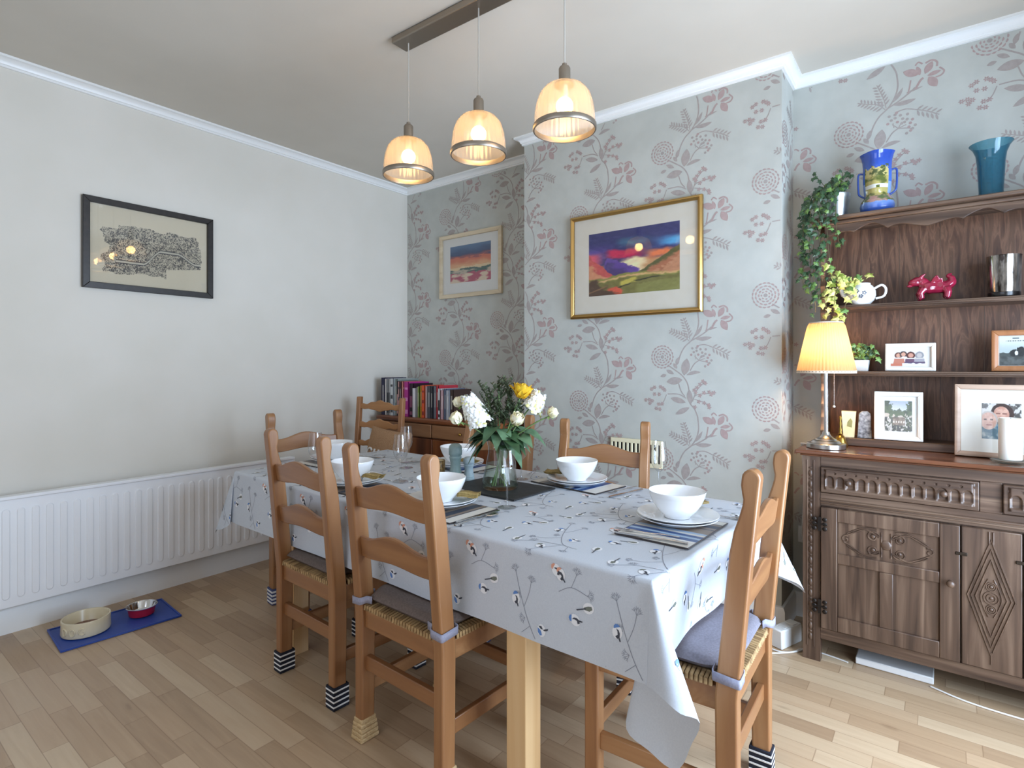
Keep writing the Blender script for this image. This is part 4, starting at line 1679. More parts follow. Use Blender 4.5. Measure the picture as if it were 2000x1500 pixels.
def stem_to(name, mesh_parts):
    pass


def flower(name, label, cat, top, foot, kind, leaves=(), r=.025, seed=1):
    rs = random.Random(seed)
    t = thing(name, label, cat, (VX, VY, TZ + .0065), 0, 'flowers in the glass vase')
    T, F = Vector(top), Vector(foot)
    neck = Vector((T.x * .16 + F.x * -.0, T.y * .16, .185))
    path = smooth_path([tuple(F), tuple((F * .45 + neck * .55) * 1.0), tuple(neck), tuple(neck.lerp(T, .55) + Vector((0, 0, .012))), tuple(T)], 4)
    G().tube(path, .0030, 7).build('stem', stem_m, t, smooth=60)
    ax = (Vector(path[-1]) - Vector(path[-3])).normalized()
    ax = (ax + Vector((0, 0, .5))).normalized()
    if kind == 'rose':
        g = G()
        rose_head(g, T, ax, r, 5, 0, .55)
        g.build('bloom', cream_p, t, smooth=60)
        g = G()
        for i in range(5):
            a = i * 1.257
            add_leaf(g, T, Vector((math.cos(a), math.sin(a), -.5)), .022, .006, .2)
        g.build('sepals', leaf_y, t, smooth=60)
    elif kind == 'yellow':
        g = G()
        rose_head(g, T, ax, r, 6, 0, .8)
        for i in range(14):
            a = rs.uniform(0, 6.28)
            petal(g, T, (math.cos(a) * .5, math.sin(a) * .5, 1), (math.cos(a), math.sin(a), .2), r * 1.3, r * .3, .1, .5)
        g.build('bloom', yellow_p, t, smooth=60)
    elif kind == 'stock':
        g = G()
        u = ax.orthogonal().normalized()
        v = ax.cross(u)
        for k in range(44):
            f = k / 43
            a = k * 2.4
            rad = .044 * (1 - .45 * f)
            c = T + ax * (-.042 + .080 * f) + (u * math.cos(a) + v * math.sin(a)) * rad
            out = (c - (T + ax * (-.042 + .080 * f))).normalized()
            d2 = (out + ax * .35).normalized()
            e1 = d2.orthogonal().normalized()
            e2 = d2.cross(e1)
            for i in range(5):
                b = i * 1.257 + rs.random()
                petal(g, c, (e1 * math.cos(b) + e2 * math.sin(b)) + d2 * .5, d2, .019 * (1.15 - .4 * f), .0095, .12, -.15, 0 if rs.random() < .88 else 1, 3)
        g.build('bloom', [white_p, sepal_p], t, smooth=60)
    elif kind == 'sprig':
        g = G()
        for b in range(17):
            f = .35 + .65 * b / 16
            base = neck.lerp(T, f)
            a = rs.uniform(0, 6.28)
            d = Vector((math.cos(a) * .75, math.sin(a) * .75, 1)).normalized()
            ln = rs.uniform(.045, .085)
            g.tube([base, base + d * ln], .0012, 5)
            for i in range(16):
                u = i / 15
                q = base + d * (ln * u)
                b2 = rs.uniform(0, 6.28)
                add_leaf(g, q, Vector((math.cos(b2), math.sin(b2), .9)), .019, .0042, .1, rs.uniform(-1, 1), 0, 3)
        g.build('foliage', herb_m, t, smooth=60)
    if leaves:
        g = G()
        for (f, a, ln, wd, dr) in leaves:
            base = neck.lerp(T, f)
            add_leaf(g, base, Vector((math.cos(a), math.sin(a), .35)), ln, wd, dr, rs.uniform(-.6, .6))
        g.build('leaves', rs.choice([leaf_d, leaf_g]), t, smooth=60)
    return t


# camera-right is (0.79, 0.61), towards the camera is (0.61, -0.79)
def cf(r, d, z):
    """offset right / towards the viewer / up from the vase foot"""
    return (.7926 * r + .6097 * d, .6097 * r - .7926 * d, z)


ANG = math.atan2(.6097, .7926)
flower('white_stock', 'white stock flower leaning left out of the vase', 'flower', cf(-0.120, 0.020, 0.352), cf(.030, .0, .012), 'stock', [(.15, ANG + 2.9, .11, .022, .5), (.3, ANG + 3.3, .09, .02, .8)], seed=1)
flower('white_stock', 'white stock flower standing behind the cream rosebud on the right of the bunch', 'flower', cf(0.151, -0.020, 0.362), cf(-.035, .0, .012), 'stock', [(.3, ANG, .10, .024, .7)], seed=2)
flower('white_stock', 'small white stock flower at the lower left of the bunch', 'flower', cf(-0.100, 0.040, 0.311), cf(.02, .02, .012), 'stock', [(.2, ANG + 3.4, .1, .02, .9)], seed=12)
flower('cream_rose', 'cream rose hanging lowest at the left edge of the bunch', 'flower', cf(-0.163, 0.045, 0.281), cf(.02, .02, .012), 'rose', [(.25, ANG + 3.0, .11, .026, .9)], .034, 3)
flower('cream_rose', 'cream rose at the upper left of the bunch above the lowest one', 'flower', cf(-0.165, -0.010, 0.342), cf(.03, -.02, .012), 'rose', [], .030, 4)
flower('cream_rose', 'cream rose in the middle right of the bunch facing the camera', 'flower', cf(0.061, 0.075, 0.277), cf(-.03, .02, .012), 'rose', [(.2, ANG - 1.0, .12, .032, .7), (.35, ANG - .5, .09, .03, .8)], .036, 5)
flower('cream_rose', 'small cream rosebud at the far right edge of the bunch', 'flower', cf(0.206, 0.030, 0.304), cf(-.03, -.01, .012), 'rose', [(.4, ANG - .3, .10, .028, .9), (.25, ANG - .9, .1, .03, .7)], .029, 6)
flower('yellow_rose', 'bright yellow flower high on the right of the bunch', 'flower', cf(0.085, 0.020, 0.379), cf(-.02, -.02, .012), 'yellow', [(.3, ANG + 1, .1, .026, .5)], .042, 7)
flower('green_sprig', 'tall dull green leafy sprig in the middle of the bunch', 'sprig', cf(-0.006, -0.020, 0.423), cf(.0, -.03, .012), 'sprig', [(.2, ANG - 1.7, .10, .03, 1.0), (.3, ANG - 2.2, .12, .034, .9), (.25, ANG - 1.2, .11, .034, 1.0)], seed=8)
flower('green_sprig', 'shorter green sprig leaning behind the white flower on the left', 'sprig', cf(-0.059, -0.030, 0.393), cf(.01, -.03, .012), 'sprig', [(.2, ANG + 3.3, .13, .034, .9), (.12, ANG - 2.6, .11, .03, 1.1), (.3, ANG + 2.7, .1, .02, .6)], seed=9)
flower('green_sprig', 'dark leafy sprig filling the right of the bunch under the yellow flower', 'sprig', cf(.085, -.01, .330), cf(-.02, .02, .012), 'sprig', [(.15, ANG - .4, .12, .036, .8), (.25, ANG + .3, .11, .034, .9), (.1, ANG - .9, .12, .036, 1.2)], seed=21)
flower('green_sprig', 'dark leafy sprig low at the left of the bunch beneath the cream roses', 'sprig', cf(-.075, .01, .290), cf(.03, .01, .012), 'sprig', [(.2, ANG + 2.7, .12, .030, .7), (.12, ANG + 3.5, .13, .034, 1.1), (.3, ANG + 3.1, .12, .024, .5)], seed=22)
flower('green_sprig', 'green sprig just left of the yellow flower', 'sprig', cf(0.041, -0.040, 0.408), cf(.02, .03, .012), 'sprig', [(.15, ANG - .2, .12, .036, .9), (.2, ANG - .7, .13, .036, 1.0), (.1, ANG - 1.4, .10, .034, 1.1), (.3, ANG + .2, .1, .034, .8)], seed=10)

# ------------------------------------------------------------------ pendant light
PX0, PX1, PY = 1.600, 2.545, -1.475
t = thing('pendant_light', 'brushed nickel ceiling light with three glass shades over the dining table', 'ceiling light', ((PX0 + PX1) / 2, PY, CZ), R(0.8))
shade_p = thin_glass('prismatic_shade_glass', (.97, .93, .88), (.78, .70, .60), 1.45, .10, .30, (.97, .86, .72))
bulb_m = glow('warm_bulb', '#ffcb80', 34)
neck_m = mat('lamp_neck', '#d9cfc0', 0.5)
hw = (PX1 - PX0) / 2
G().box(-hw, -.045, -.030, hw, .045, -.001).build('ceiling_bar', nickel, t, bevel=.005)
for x in (-.410, 0, .405):
    z = -.622
    G().tube([(x, 0, -.028), (x, 0, z + .24)], .0028, 8).build('cord', mat('clear_flex', '#b9b4ab', .4), t)
    G().lathe([(.004, .236), (.009, .236), (.009, .226), (.018, .224), (.021, .218), (.021, .172), (.030, .168), (.036, .160), (.036, .157), (.001, .157)], 28, (x, 0, z)).build('lamp_holder', nickel, t, smooth=35)
    ribs = lambda a, zz: 1 + .006 * math.cos(a * 36)
    sh = G().lathe([(.110, .006), (.1085, .045), (.1035, .085), (.092, .122), (.074, .146), (.052, .159), (.034, .163)], 144, (x, 0, z), rf=ribs, cap0=False, cap1=False).build('shade', shade_p, t, smooth=30)
    G().lathe([(.1125, -.005), (.1145, -.002), (.1145, .012), (.1125, .015), (.1085, .015), (.1075, .005), (.1085, -.005), (.1125, -.005)], 64, (x, 0, z), cap0=False, cap1=False).build('rim', nickel, sh, smooth=40)
    G().ball((x, 0, z + .084), .031, 20).lathe([(.0125, .112), (.0125, .157)], 16, (x, 0, z), m=1).build('bulb', [bulb_m, neck_m], t, smooth=60)

# ------------------------------------------------------------------ sideboard and books in the left alcove
SX0, SX1, SY0, SZ = .095, 1.300, -.395, .905
t = thing('sideboard', 'red-brown wooden sideboard in the alcove, carrying the row of books', 'sideboard', ((SX0 + SX1) / 2, -.21, 0))
w = (SX1 - SX0) / 2
y0 = SY0 + .21
G().box(-w, y0 - .012, SZ - .035, w, .185, SZ).build('top', mahog_x, t, bevel=.012, seg=3)
g = G().box(-w + .015, y0 + .02, .05, w - .015, .185, SZ - .036)
g.build('carcass', mahog_z, t, bevel=.003)
G().box(-w + .03, y0 + .03, 0, w - .03, .17, .049).build('plinth', mahog_x, t)
n = 2
for k in range(n):
    a = -w + .03 + (2 * w - .06) * k / n
    b = -w + .03 + (2 * w - .06) * (k + 1) / n - .008
    d = G().box(a, y0 - .004, SZ - .135, b, y0 + .019, SZ - .040).build('drawer', tan_x, t, bevel=.006)
    g = G().ball(((a + b) / 2, y0 - .016, SZ - .088), .011, 12)
    g.build('knob', brass, d)
for k in range(4):
    a = -w + .03 + (2 * w - .06) * k / 4
    b = a + (2 * w - .06) / 4 - .006
    d = G().box(a, y0 + .004, .07, b, y0 + .0195, SZ - .145).build('door', mahog_z, t, bevel=.004)
    x = b - .02 if k % 2 == 0 else a + .012
    G().box(x, y0 - .010, .60, x + .008, y0 + .003, .74).build('handle', brass, d, bevel=.002)

page_m = mottled('book_pages', '#d8cfba', '#e6dfce', 0.9, 200, 0)
# (label words, colour, thickness, height, depth, second colour)
BOOKS = [('tall navy book at the wall end of the row', '#1d1a3e', .040, .285, .22, None), ('tall white book next to the navy one', '#d9d4d2', .020, .278, .22, None),
         ('tall grey book with a dark foot', '#86878a', .024, .276, .21, '#2c2f33'), ('pale silver book with dark patches', '#b9bcbf', .026, .278, .21, '#6f7478'),
         ('thick white book with a black mark', '#c8cbcc', .036, .280, .22, '#44484b'), ('grey-green book behind the corner chair post', '#8b9490', .030, .278, .22, None),
         ('black book with a pink label', '#1f1b20', .020, .262, .20, '#d9a7a5'), ('salmon and grey paperback', '#b98c88', .018, .258, .19, '#5a5560'),
         ('dark maroon slim book', '#4d2436', .018, .255, .19, None), ('peach pink slim book', '#dd9085', .016, .260, .20, None), ('rose pink book beside the magenta one', '#c2556f', .018, .258, .20, '#e0aab0'),
         ('wide magenta cookery book', '#b02b86', .044, .256, .21, '#d98bc0'), ('wide dark plum patterned book', '#2c1426', .044, .246, .20, '#8a4b6a'),
         ('white book shorter than its plum neighbour', '#d6d2d6', .036, .212, .19, None), ('grey-beige book beside the green one', '#a8a592', .024, .222, .19, None),
         ('lime green slim book', '#7f9a3a', .016, .226, .19, None), ('orange and yellow book', '#e19a37', .022, .232, .20, None), ('red-orange book with a dark title', '#d9582f', .028, .235, .20, '#8a2f25'),
         ('pale pink-grey book right of the red-orange one', '#c9b6ba', .028, .228, .19, None), ('dark grey book behind the white flowers', '#4a4950', .034, .232, .19, None), ('charcoal slim book behind the white flowers', '#35343b', .022, .225, .19, None),
         ('mid grey book behind the white flowers', '#77767d', .026, .230, .19, None), ('red book right of the white flowers', '#b3303f', .024, .236, .20, None), ('white and black striped book right of the red one', '#cfd0d3', .022, .215, .19, '#23252c'),
         ('dusty pink book behind the green sprig', '#b9959b', .032, .205, .19, None), ('slate blue book behind the green sprig', '#5f6b83', .026, .215, .19, None), ('light grey last book of the row', '#a9abb2', .030, .205, .19, None),
         ('dark brown book at the vase end of the row', '#3f2c26', .03, .21, .19, None)]
bx = .112
rb = random.Random(5)
for lab, c, th, h, d, c2 in BOOKS:
    th *= .985
    yb = -.372 + rb.uniform(0, .012)
    t = thing('book', lab, 'book', (bx + th / 2, yb, SZ + .0005), 0, 'books on the sideboard')
    e = .0022
    g = G()
    g.box(-th / 2, 0, 0, th / 2, e + .002, h).box(-th / 2, 0, 0, -th / 2 + e, d, h).box(th / 2 - e, 0, 0, th / 2, d, h)
    if c2:
        for z0, z1 in ((.08, .20), (.45, .55), (.78, .84)) if rb.random() < .5 else ((.06, .16), (.28, .62)):
            g.box(-th * .32, -.0006, h * z0, th * .32, 0, h * z1, 1)
    else:
        g.box(-th * .2, -.0006, h * .35, th * .2, 0, h * .8, 1)
    base = mat('book_cover', c, .45)
    acc = mat('book_title', c2 or mixc(lin(c), (.75, .72, .66), .35), .45)
    g.build('cover', [base, acc], t, smooth=0)
    G().box(-th / 2 + e, e + .002, .003, th / 2 - e, d - .004, h - .004).build('pages', page_m, t, smooth=0)
    bx += th + .0006

# ------------------------------------------------------------------ dog mat and bowls
blue_mat = mat('blue_plastic_mat', '#2c4a9c', 0.42)
o = G().box(-.245, -.155, 0, .245, .155, .006).build('pet_mat', blue_mat, bevel=.003)
g = G()
o2 = G()
for x0, y0, x1, y1 in ((-.245, -.155, .245, -.147), (-.245, .147, .245, .155), (-.245, -.147, -.237, .147), (.237, -.147, .245, .147)):
    o2.box(x0, y0, .006, x1, y1, .010)
rim = o2.build('raised_edge', blue_mat, o, bevel=.002)
o.location, o.rotation_euler = (.307, -2.180, .0005), (0, 0, R(86))
tag(o, 'blue plastic feeding mat on the floor by the radiator', 'mat')
stone = mottled('cream_stoneware', '#d6c8a8', '#ded2b5', 0.25, 12, 0.05)
t = thing('dog_bowl', 'cream stoneware bowl with raised DOG lettering on the blue mat', 'bowl', (.295, -2.300, .0075))
G().lathe([(.001, .0125), (.079, .0135), (.082, .0205), (.001, .0225)], 40).build('brown_layer', mottled('mottled_brown', '#6f5546', '#98796a', .8, 90, .6, .003), t, smooth=40)  # brown layer over the inside bottom of the bowl
G().lathe([(.001, .0), (.082, 0), (.096, .004), (.0985, .012), (.0965, .050), (.098, .066), (.0965, .073), (.091, .073), (.088, .064), (.084, .020), (.078, .013), (.001, .012)], 56).build('body', stone, t, smooth=45)
g = G()
AV = math.atan2(-.72, .70)


def on_bowl(u, z):
    a = AV + u / .098
    r = .0985
    return (r * math.cos(a), r * math.sin(a), z)


for off, strokes in ((-.040, [[(-.010, .018), (-.010, .050)], [(-.010, .050), (.002, .049), (.010, .040), (.010, .028), (.002, .019), (-.010, .018)]]),
                     (-.002, [[(.011 * math.cos(i * PI / 8), .034 + .016 * math.sin(i * PI / 8)) for i in range(17)]]),
                     (.036, [[(.009, .046), (.002, .050), (-.008, .044), (-.011, .034), (-.008, .023), (.002, .018), (.010, .023), (.010, .033), (.002, .033)]])):
    for st in strokes:
        g.tube([on_bowl(off + a, b) for a, b in st], .0032, 6)
g.build('lettering', stone, t, smooth=60)
t = thing('water_bowl', 'small steel dog bowl with a red outside on the blue mat', 'bowl', (.305, -2.068, .0075))
red_en = mat('red_enamel', '#a81f3a', 0.3)
G().lathe([(.001, .002), (.050, .002), (.056, .006), (.060, .030), (.0635, .044)], 44, cap0=True, cap1=False).build('outside', red_en, t, smooth=45)
G().lathe([(.0640, .043), (.0695, .046), (.0700, .0485), (.0665, .0495), (.0615, .045), (.055, .016), (.048, .009), (.001, .008)], 44, cap0=False).build('steel_liner', chrome, t, smooth=45)

# ------------------------------------------------------------------ the dark oak dresser
DX0, DX1, DF = 3.070, 4.330, -.450
DM = (DX0 + DX1) / 2
DTZ = .914
t = thing('dresser', 'dark carved oak dresser with plate-rack shelves against the papered wall', 'dresser', (DM, 0, 0))
D = t
hx = (DX1 - DX0) / 2
X = lambda x: x - DM
# carcass: sides, back, bottom, rails and stiles
g = G()
g.box(-hx + .004, DF + .03, .09, -hx + .024, -.03, .886).box(hx - .024, DF + .03, .09, hx - .004, -.03, .886)
g.box(-hx + .02, -.045, .10, hx - .02, -.030, .886).box(-hx + .02, DF + .02, .10, hx - .02, -.035, .118)
g.box(-hx + .02, DF + .012, .10, hx - .02, DF + .030, .886)
g.build('carcass', oak_z, t, bevel=.002)
for sx in (-1, 1):
    g = G()
    a, b = sorted((sx * hx, sx * (hx - .068)))
    g.box(a, DF, 0, b, DF + .045, .888)
    g.box(a, -.075, 0, b, -.03, .30)
    # carved bobbin moulding up the post
    xc = sx * (hx - .030)
    for k in range(16):
        z = .10 + k * .0475
        g.ball((xc, DF + .001, z), .0085, 10, 0, (.9, .7, 1.9))
        g.ball((xc, DF + .001, z + .024), .006, 8, 0, (1.2, .8, .8))
    for x in (xc - .013, xc + .013):
        g.tube([(x, DF, .06), (x, DF, .87)], .0030, 6)
    g.build('corner_post', oak_z, t, bevel=.003)
g = G()
ir = hx - .068
g.box(-ir, DF + .006, .848, ir, DF + .03, .888).box(-ir, DF + .004, .676, ir, DF + .03, .733).box(-ir, DF + .002, .100, ir, DF + .03, .148)
g.box(-.032, DF + .004, .733, .032, DF + .03, .848)
g.tube([(-ir, DF + .002, .704), (ir, DF + .002, .704)], .006, 8).tube([(-ir, DF + .002, .690), (ir, DF + .002, .690)], .004, 8)
g.build('front_rails', oak_x, t, bevel=.003)
# worktop with moulded edge
g = G()
prof2 = [(0, 0), (.020, .0), (.026, .006), (.030, .010), (.036, .014), (.036, .020), (.032, .026), (0, .026)]
y0, y1 = DF - .0, -.012
g.box(-hx - .010, DF - .008, .888, hx + .010, -.012, .897)
g.box(-hx - .028, DF - .022, .8972, hx + .028, -.012, DTZ)
g.build('worktop', oak_top, t, bevel=.006, seg=3)


def knob(parent, x, y, z, m=None, s=1.0):
    prof = [(.001, 0), (.010 * s, 0), (.008 * s, .006 * s), (.006 * s, .010 * s), (.012 * s, .016 * s), (.014 * s, .022 * s), (.010 * s, .029 * s), (.001, .031 * s)]
    T = Matrix.Translation((x, y, z)) @ Matrix.Rotation(R(90), 4, 'X')
    G().lathe(prof, 18, T=T).build('knob', m or oak_x, parent, smooth=50)


# drawers with a row of arched flutes
for x0, x1 in ((-ir + .003, -.034), (.034, ir - .003)):
    d = G().box(x0, DF - .010, .737, x1, DF + .02, .845).build('drawer', oak_x, t, bevel=.003)
    n = 13
    st = (x1 - x0 - .03) / n

    def flute(u, v):
        x, z = x0 + .012 + (x1 - x0 - .024) * u, .750 + .088 * v
        k = clamp(math.floor((x - x0 - .015) / st), 0, n - 1)
        xc = x0 + .015 + st * (k + .5)
        hw = st * .43
        a = abs(x - xc) / hw
        top_ = .812 - .020 * (1 - math.sqrt(max(0, 1 - min(1, a) ** 2)))
        dep = 0
        if a < 1 and z < top_:
            dep = .010 * math.sqrt(1 - a * a) * sstep(0, .006, top_ - z) * (1 if z > .768 else sstep(.756, .768, z))
        q = math.hypot(x - (x0 + .015 + st * round((x - x0 - .015) / st)), z - .8235)
        if q < .0045:
            dep = max(dep, .004)
        edge = min(u, 1 - u, v, 1 - v)
        return (x, DF - .0102 - (.008 * sstep(0, .02, edge)) + dep, z)
    G().sheet(200, 44, flute).build('carved_flutes', oak_x, d, smooth=40)
    for f in (.20, .80):
        knob(d, x0 + (x1 - x0) * f, DF - .010, .790, None, .9)


def spiral(cx, cz, r0, r1, a0, turns, sgn=1, n=26):
    return [(cx + (r0 + (r1 - r0) * i / n) * math.cos(a0 + sgn * turns * 2 * PI * i / n), cz + (r0 + (r1 - r0) * i / n) * math.sin(a0 + sgn * turns * 2 * PI * i / n)) for i in range(n + 1)]


# doors
for side in (-1, 1):
    xo, xi = (X(3.141), X(3.610)) if side < 0 else (-X(3.610), -X(3.141))
    dz0, dz1 = .152, .672
    fy = DF - .012
    d = thing_part = None
    g = G()
    s_ = .062
    g.box(xo, fy, dz0, xo + s_, DF + .012, dz1).box(xi - s_, fy, dz0, xi, DF + .012, dz1)
    g.box(xo + s_, fy + .001, dz1 - .055, xi - s_, DF + .012, dz1).box(xo + s_, fy + .001, dz0, xi - s_, DF + .012, dz0 + .062)
    g.box(xo + s_, fy + .002, .440, xi - s_, DF + .012, .484)
    mx = (xo + xi) / 2
    g.box(mx - .024, fy + .002, dz0 + .062, mx + .024, DF + .012, .440)
    g.box(xo + s_, fy + .010, dz0 + .06, xi - s_, DF + .011, dz1 - .05)
    d = g.build('door', oak_z, t, bevel=.003)
    # carved scrolls of the upper panel
    g = G()
    yc = fy + .0095
    pz = .550
    for sx in (-1, 1):
        for sz in (-1, 1):
            cx, cz = mx + sx * .045, pz + sz * .028
            sp = spiral(cx, cz, .004, .024, 0 if sx > 0 else PI, 1.5, -sx * sz * -1)
            g.tube([(p, yc, q) for p, q in sp], .0032, 6)
            tail = [sp[-1], (cx + sx * .022, cz + sz * .024), (cx + sx * .055, cz + sz * .012), (cx + sx * .085, cz - sz * .006), (cx + sx * .105, cz - sz * .016)]
            g.tube([(p, yc, q) for p, q in smooth_path(tail, 5)], .0034, 6)
            tail2 = [(cx - sx * .012, cz + sz * .030), (cx + sx * .020, cz + sz * .032), (cx + sx * .060, cz + sz * .018), (cx + sx * .092, cz - sz * .003)]
            g.tube([(p, yc, q) for p, q in smooth_path(tail2, 5)], .0028, 6)
            g.ball((cx, yc, cz), .008, 10, 0, (1, .5, 1))
        g.tube([(p, yc, q) for p, q in spiral(mx + sx * .142, pz, .003, .016, PI / 2, 1.1, sx)], .003, 6)
    g.ball((mx, yc, pz), .020, 12, 0, (1, .3, 1))
    g.tube([(mx - .016 + .0 * i, yc, pz + .05 - i * .1 / 6) for i in range(7)], .0025, 6)
    g.tube([(mx + .016, yc, pz + .05 - i * .1 / 6) for i in range(7)], .0025, 6)
    g.build('carved_scrolls', oak_x, d, smooth=60)
    knob(d, (xi - .028) if side < 0 else (xo + .028), fy, .452)
    for hz in (.60, .245):
        g = G()
        hxx = (xo - .004) if side < 0 else (xi + .004)
        g.box(hxx - .006, fy - .004, hz - .030, hxx + .006, fy + .002, hz + .030)
        for e in (-1, 1):
            for q in (-1, 0, 1):
                g.ball((hxx + e * .020, fy - .002, hz + q * .020), .009, 10, 0, (1, .35, 1))
            g.tube([(hxx + e * .006, fy - .002, hz), (hxx + e * .028, fy - .002, hz)], .006, 6, flat=.5)
        g.build('hinge', mat('dark_iron', '#2a2420', .45, .6), d, smooth=50)
# centre board with the carved diamond
g = G().box(X(3.614), DF - .010, .152, X(3.786), DF + .012, .672)
cp = g.build('centre_panel', oak_z, t, bevel=.003)
g = G()
yc = DF - .011
cx, cz = 0.0, .420
for s_ in (1.0, .84, .66):
    pts = [(cx - .068 * s_, cz), (cx, cz + .215 * s_), (cx + .068 * s_, cz), (cx, cz - .215 * s_)]
    P = []
    for a, b in zip(pts, pts[1:] + pts[:1]):
        P += [(a[0] + (b[0] - a[0]) * i / 6, yc, a[1] + (b[1] - a[1]) * i / 6) for i in range(6)]
    g.tube(P, .0034, 6, closed=True)
for q in (-1, 0, 1):
    r = .018 if q == 0 else .012
    for rr in (r, r * .6):
        g.tube([(cx + rr * 1.2 * math.cos(a), yc, cz + q * .042 + rr * 1.3 * math.sin(a)) for a in [2 * PI * i / 18 for i in range(18)]], .0026, 6, closed=True)
    g.ball((cx, yc, cz + q * .042), .006, 10, 0, (1, .6, 1))
for sx in (-1, 1):
    g.tube([(p, yc, q) for p, q in smooth_path([(cx + sx * .008, cz + .07), (cx + sx * .022, cz + .035), (cx + sx * .030, cz), (cx + sx * .022, cz - .035), (cx + sx * .008, cz - .07)], 5)], .0028, 6)
g.tube([(cx - .006, yc, cz + .20), (cx - .006, yc, cz + .245)], .003, 6).tube([(cx + .006, yc, cz + .20), (cx + .006, yc, cz + .245)], .003, 6)
g.tube([(cx, yc, cz - .20), (cx, yc, cz - .245)], .003, 6)
g.build('carved_diamond', oak_z, cp, smooth=60)
for sx in (-1, 1):
    G().box(sx * .086 - .018, DF - .015, .562, sx * .086 + .018, DF - .009, .574).build('latch', mat('dark_iron', '#33291f', .45, .6), cp, bevel=.002)

# plate rack
HX0, HX1, HF = X(3.100), X(4.300), -.215
g = G().box(HX0 + .02, -.040, DTZ + .001, HX1 - .02, -.026, 1.935)
g.build('rack_back', oak_panel, t, smooth=0)
g = G()
for k in range(1, 8):
    x = HX0 + (HX1 - HX0) * k / 8
    g.box(x - .0012, -.0412, DTZ, x + .0012, -.0398, 1.93)
g.build('board_joints', oak_z, bpy.data.objects['rack_back'], smooth=0)
for sx, xa in ((-1, HX0), (1, HX1)):
    # wavy front edge
    pts = [(-.026, DTZ + .001)]
    zz = DTZ + .001
    front = []
    k = 0
    z = DTZ + .001
    while z < 1.93:
        front.append((HF + .010 + .012 * abs(math.sin((z - DTZ) * PI / .062)) + .02 * (0 if z > 1.26 or z < .98 else math.sin((z - .98) / .28 * PI)), z))
        z += .0078
    pts = [(-.026, DTZ + .001)] + [(y, z) for y, z in front] + [(-.026, 1.93)]
    G().prism(pts, lambda p, q, d: (xa + d, p, q), 0 if sx < 0 else -.020, .020 if sx < 0 else 0).build('rack_side', oak_z, t, smooth=30, bevel=.002)
for z in (1.256, 1.560):
    g = G().box(HX0 + .021, HF + .006, z - .021, HX1 - .021, -.0405, z)
    g.tube([(HX0 + .021, HF + .006, z - .011), (HX1 - .021, HF + .006, z - .011)], .0065, 8)
    g.build('rack_shelf', oak_x, t, bevel=.003)
G().box(HX0 + .021, HF + .01, DTZ + .001, HX1 - .021, -.0405, .950).build('rack_shelf', oak_x, t, bevel=.003)
# cornice and wavy frieze
CT = 1.968
g = G().box(HX0 - .012, HF - .020, 1.932, HX1 + .012, -.022, 1.950).box(HX0 - .036, HF - .044, 1.9505, HX1 + .036, -.022, CT)
g.build('cornice', oak_x, t, bevel=.006, seg=3)
n = 90
top, bot = [], []
for i in range(n + 1):
    u = i / n
    x = HX0 + .021 + (HX1 - HX0 - .042) * u
    v = (u * 3) % 1
    top.append((x, HF - .012, 1.9315))
    bot.append((x, HF - .012, 1.878 + .030 * (1 - abs(2 * v - 1)) ** 1.0 * abs(math.sin(2 * v * PI * 1.5 + .3)) ** .8 + .012 * math.sin(PI * v)))
G().strip(top, bot, 0, (0, .016, 0)).build('wavy_frieze', oak_x, t, bevel=.002)

# ------------------------------------------------------------------ things on the dresser
# table lamp
LX, LY = 3.145, -.346
t = thing('table_lamp', 'lit table lamp with pleated cream shade on the end of the dresser', 'lamp', (LX, LY, DTZ + .001))
G().lathe([(.001, 0), (.076, 0), (.078, .002), (.078, .020), (.075, .0225), (.060, .0235), (.056, .028), (.052, .033), (.044, .036), (.040, .041), (.030, .046), (.021, .054), (.016, .062), (.014, .072), (.001, .073)], 48).build('base', steel, t, smooth=22)
G().lathe([(.0085, .072), (.0085, .350), (.001, .352)], 16, cap0=False).build('stem', chrome, t)
G().lathe([(.016, .352), (.018, .356), (.018, .400), (.001, .402)], 20).build('lamp_holder', steel, t)
sh_m = translucent('pleated_cream_fabric', '#9d8768', .34)
pl = lambda a, z: 1 + .030 * abs(math.sin(a * 26))
s_ = G().lathe([(.116, .338), (.110, .365), (.092, .455), (.074, .540), (.067, .556)], 264, rf=pl, cap0=False, cap1=False).build('shade', sh_m, t, smooth=60)
band = mat('cream_binding', '#ead9c4', .7)
G().lathe([(.1178, .334), (.1185, .345), (.1165, .345), (.1158, .334), (.1178, .334)], 64, cap0=False, cap1=False).build('lower_binding', band, s_)
G().lathe([(.0680, .552), (.0672, .560), (.0655, .560), (.0660, .552), (.0680, .552)], 64, cap0=False, cap1=False).build('upper_binding', band, s_)
G().ball((0, 0, .445), .030, 16, 0, (1, 1, 1.2)).build('bulb', glow('lamp_bulb', '#ffd09a', 210), t)
g = G()
for k in range(30):
    g.ball((.034, -.020, .345 - k * .0052), .0022, 6)
pc = g.build('pull_chain', steel, t, smooth=60)
G().ball((.034, -.020, .187), .0055, 10).build('pull_bead', mat('cream_bead', '#e8dfd2', .4), pc)
# its flex runs over the end of the dresser, down the wall and along the floor
pts = [(LX - .07, LY + .02, DTZ + .008), (3.035, -.28, DTZ + .004), (3.025, -.22, .89), (3.022, -.15, .70), (3.010, -.12, .52), (3.000, -.09, .42)]
o = G().tube(smooth_path(pts, 5), .0032, 7).build('lamp_flex', cable_m, t, smooth=60)
o.matrix_parent_inverse = Matrix.Translation((-LX, -LY, -DTZ - .001))
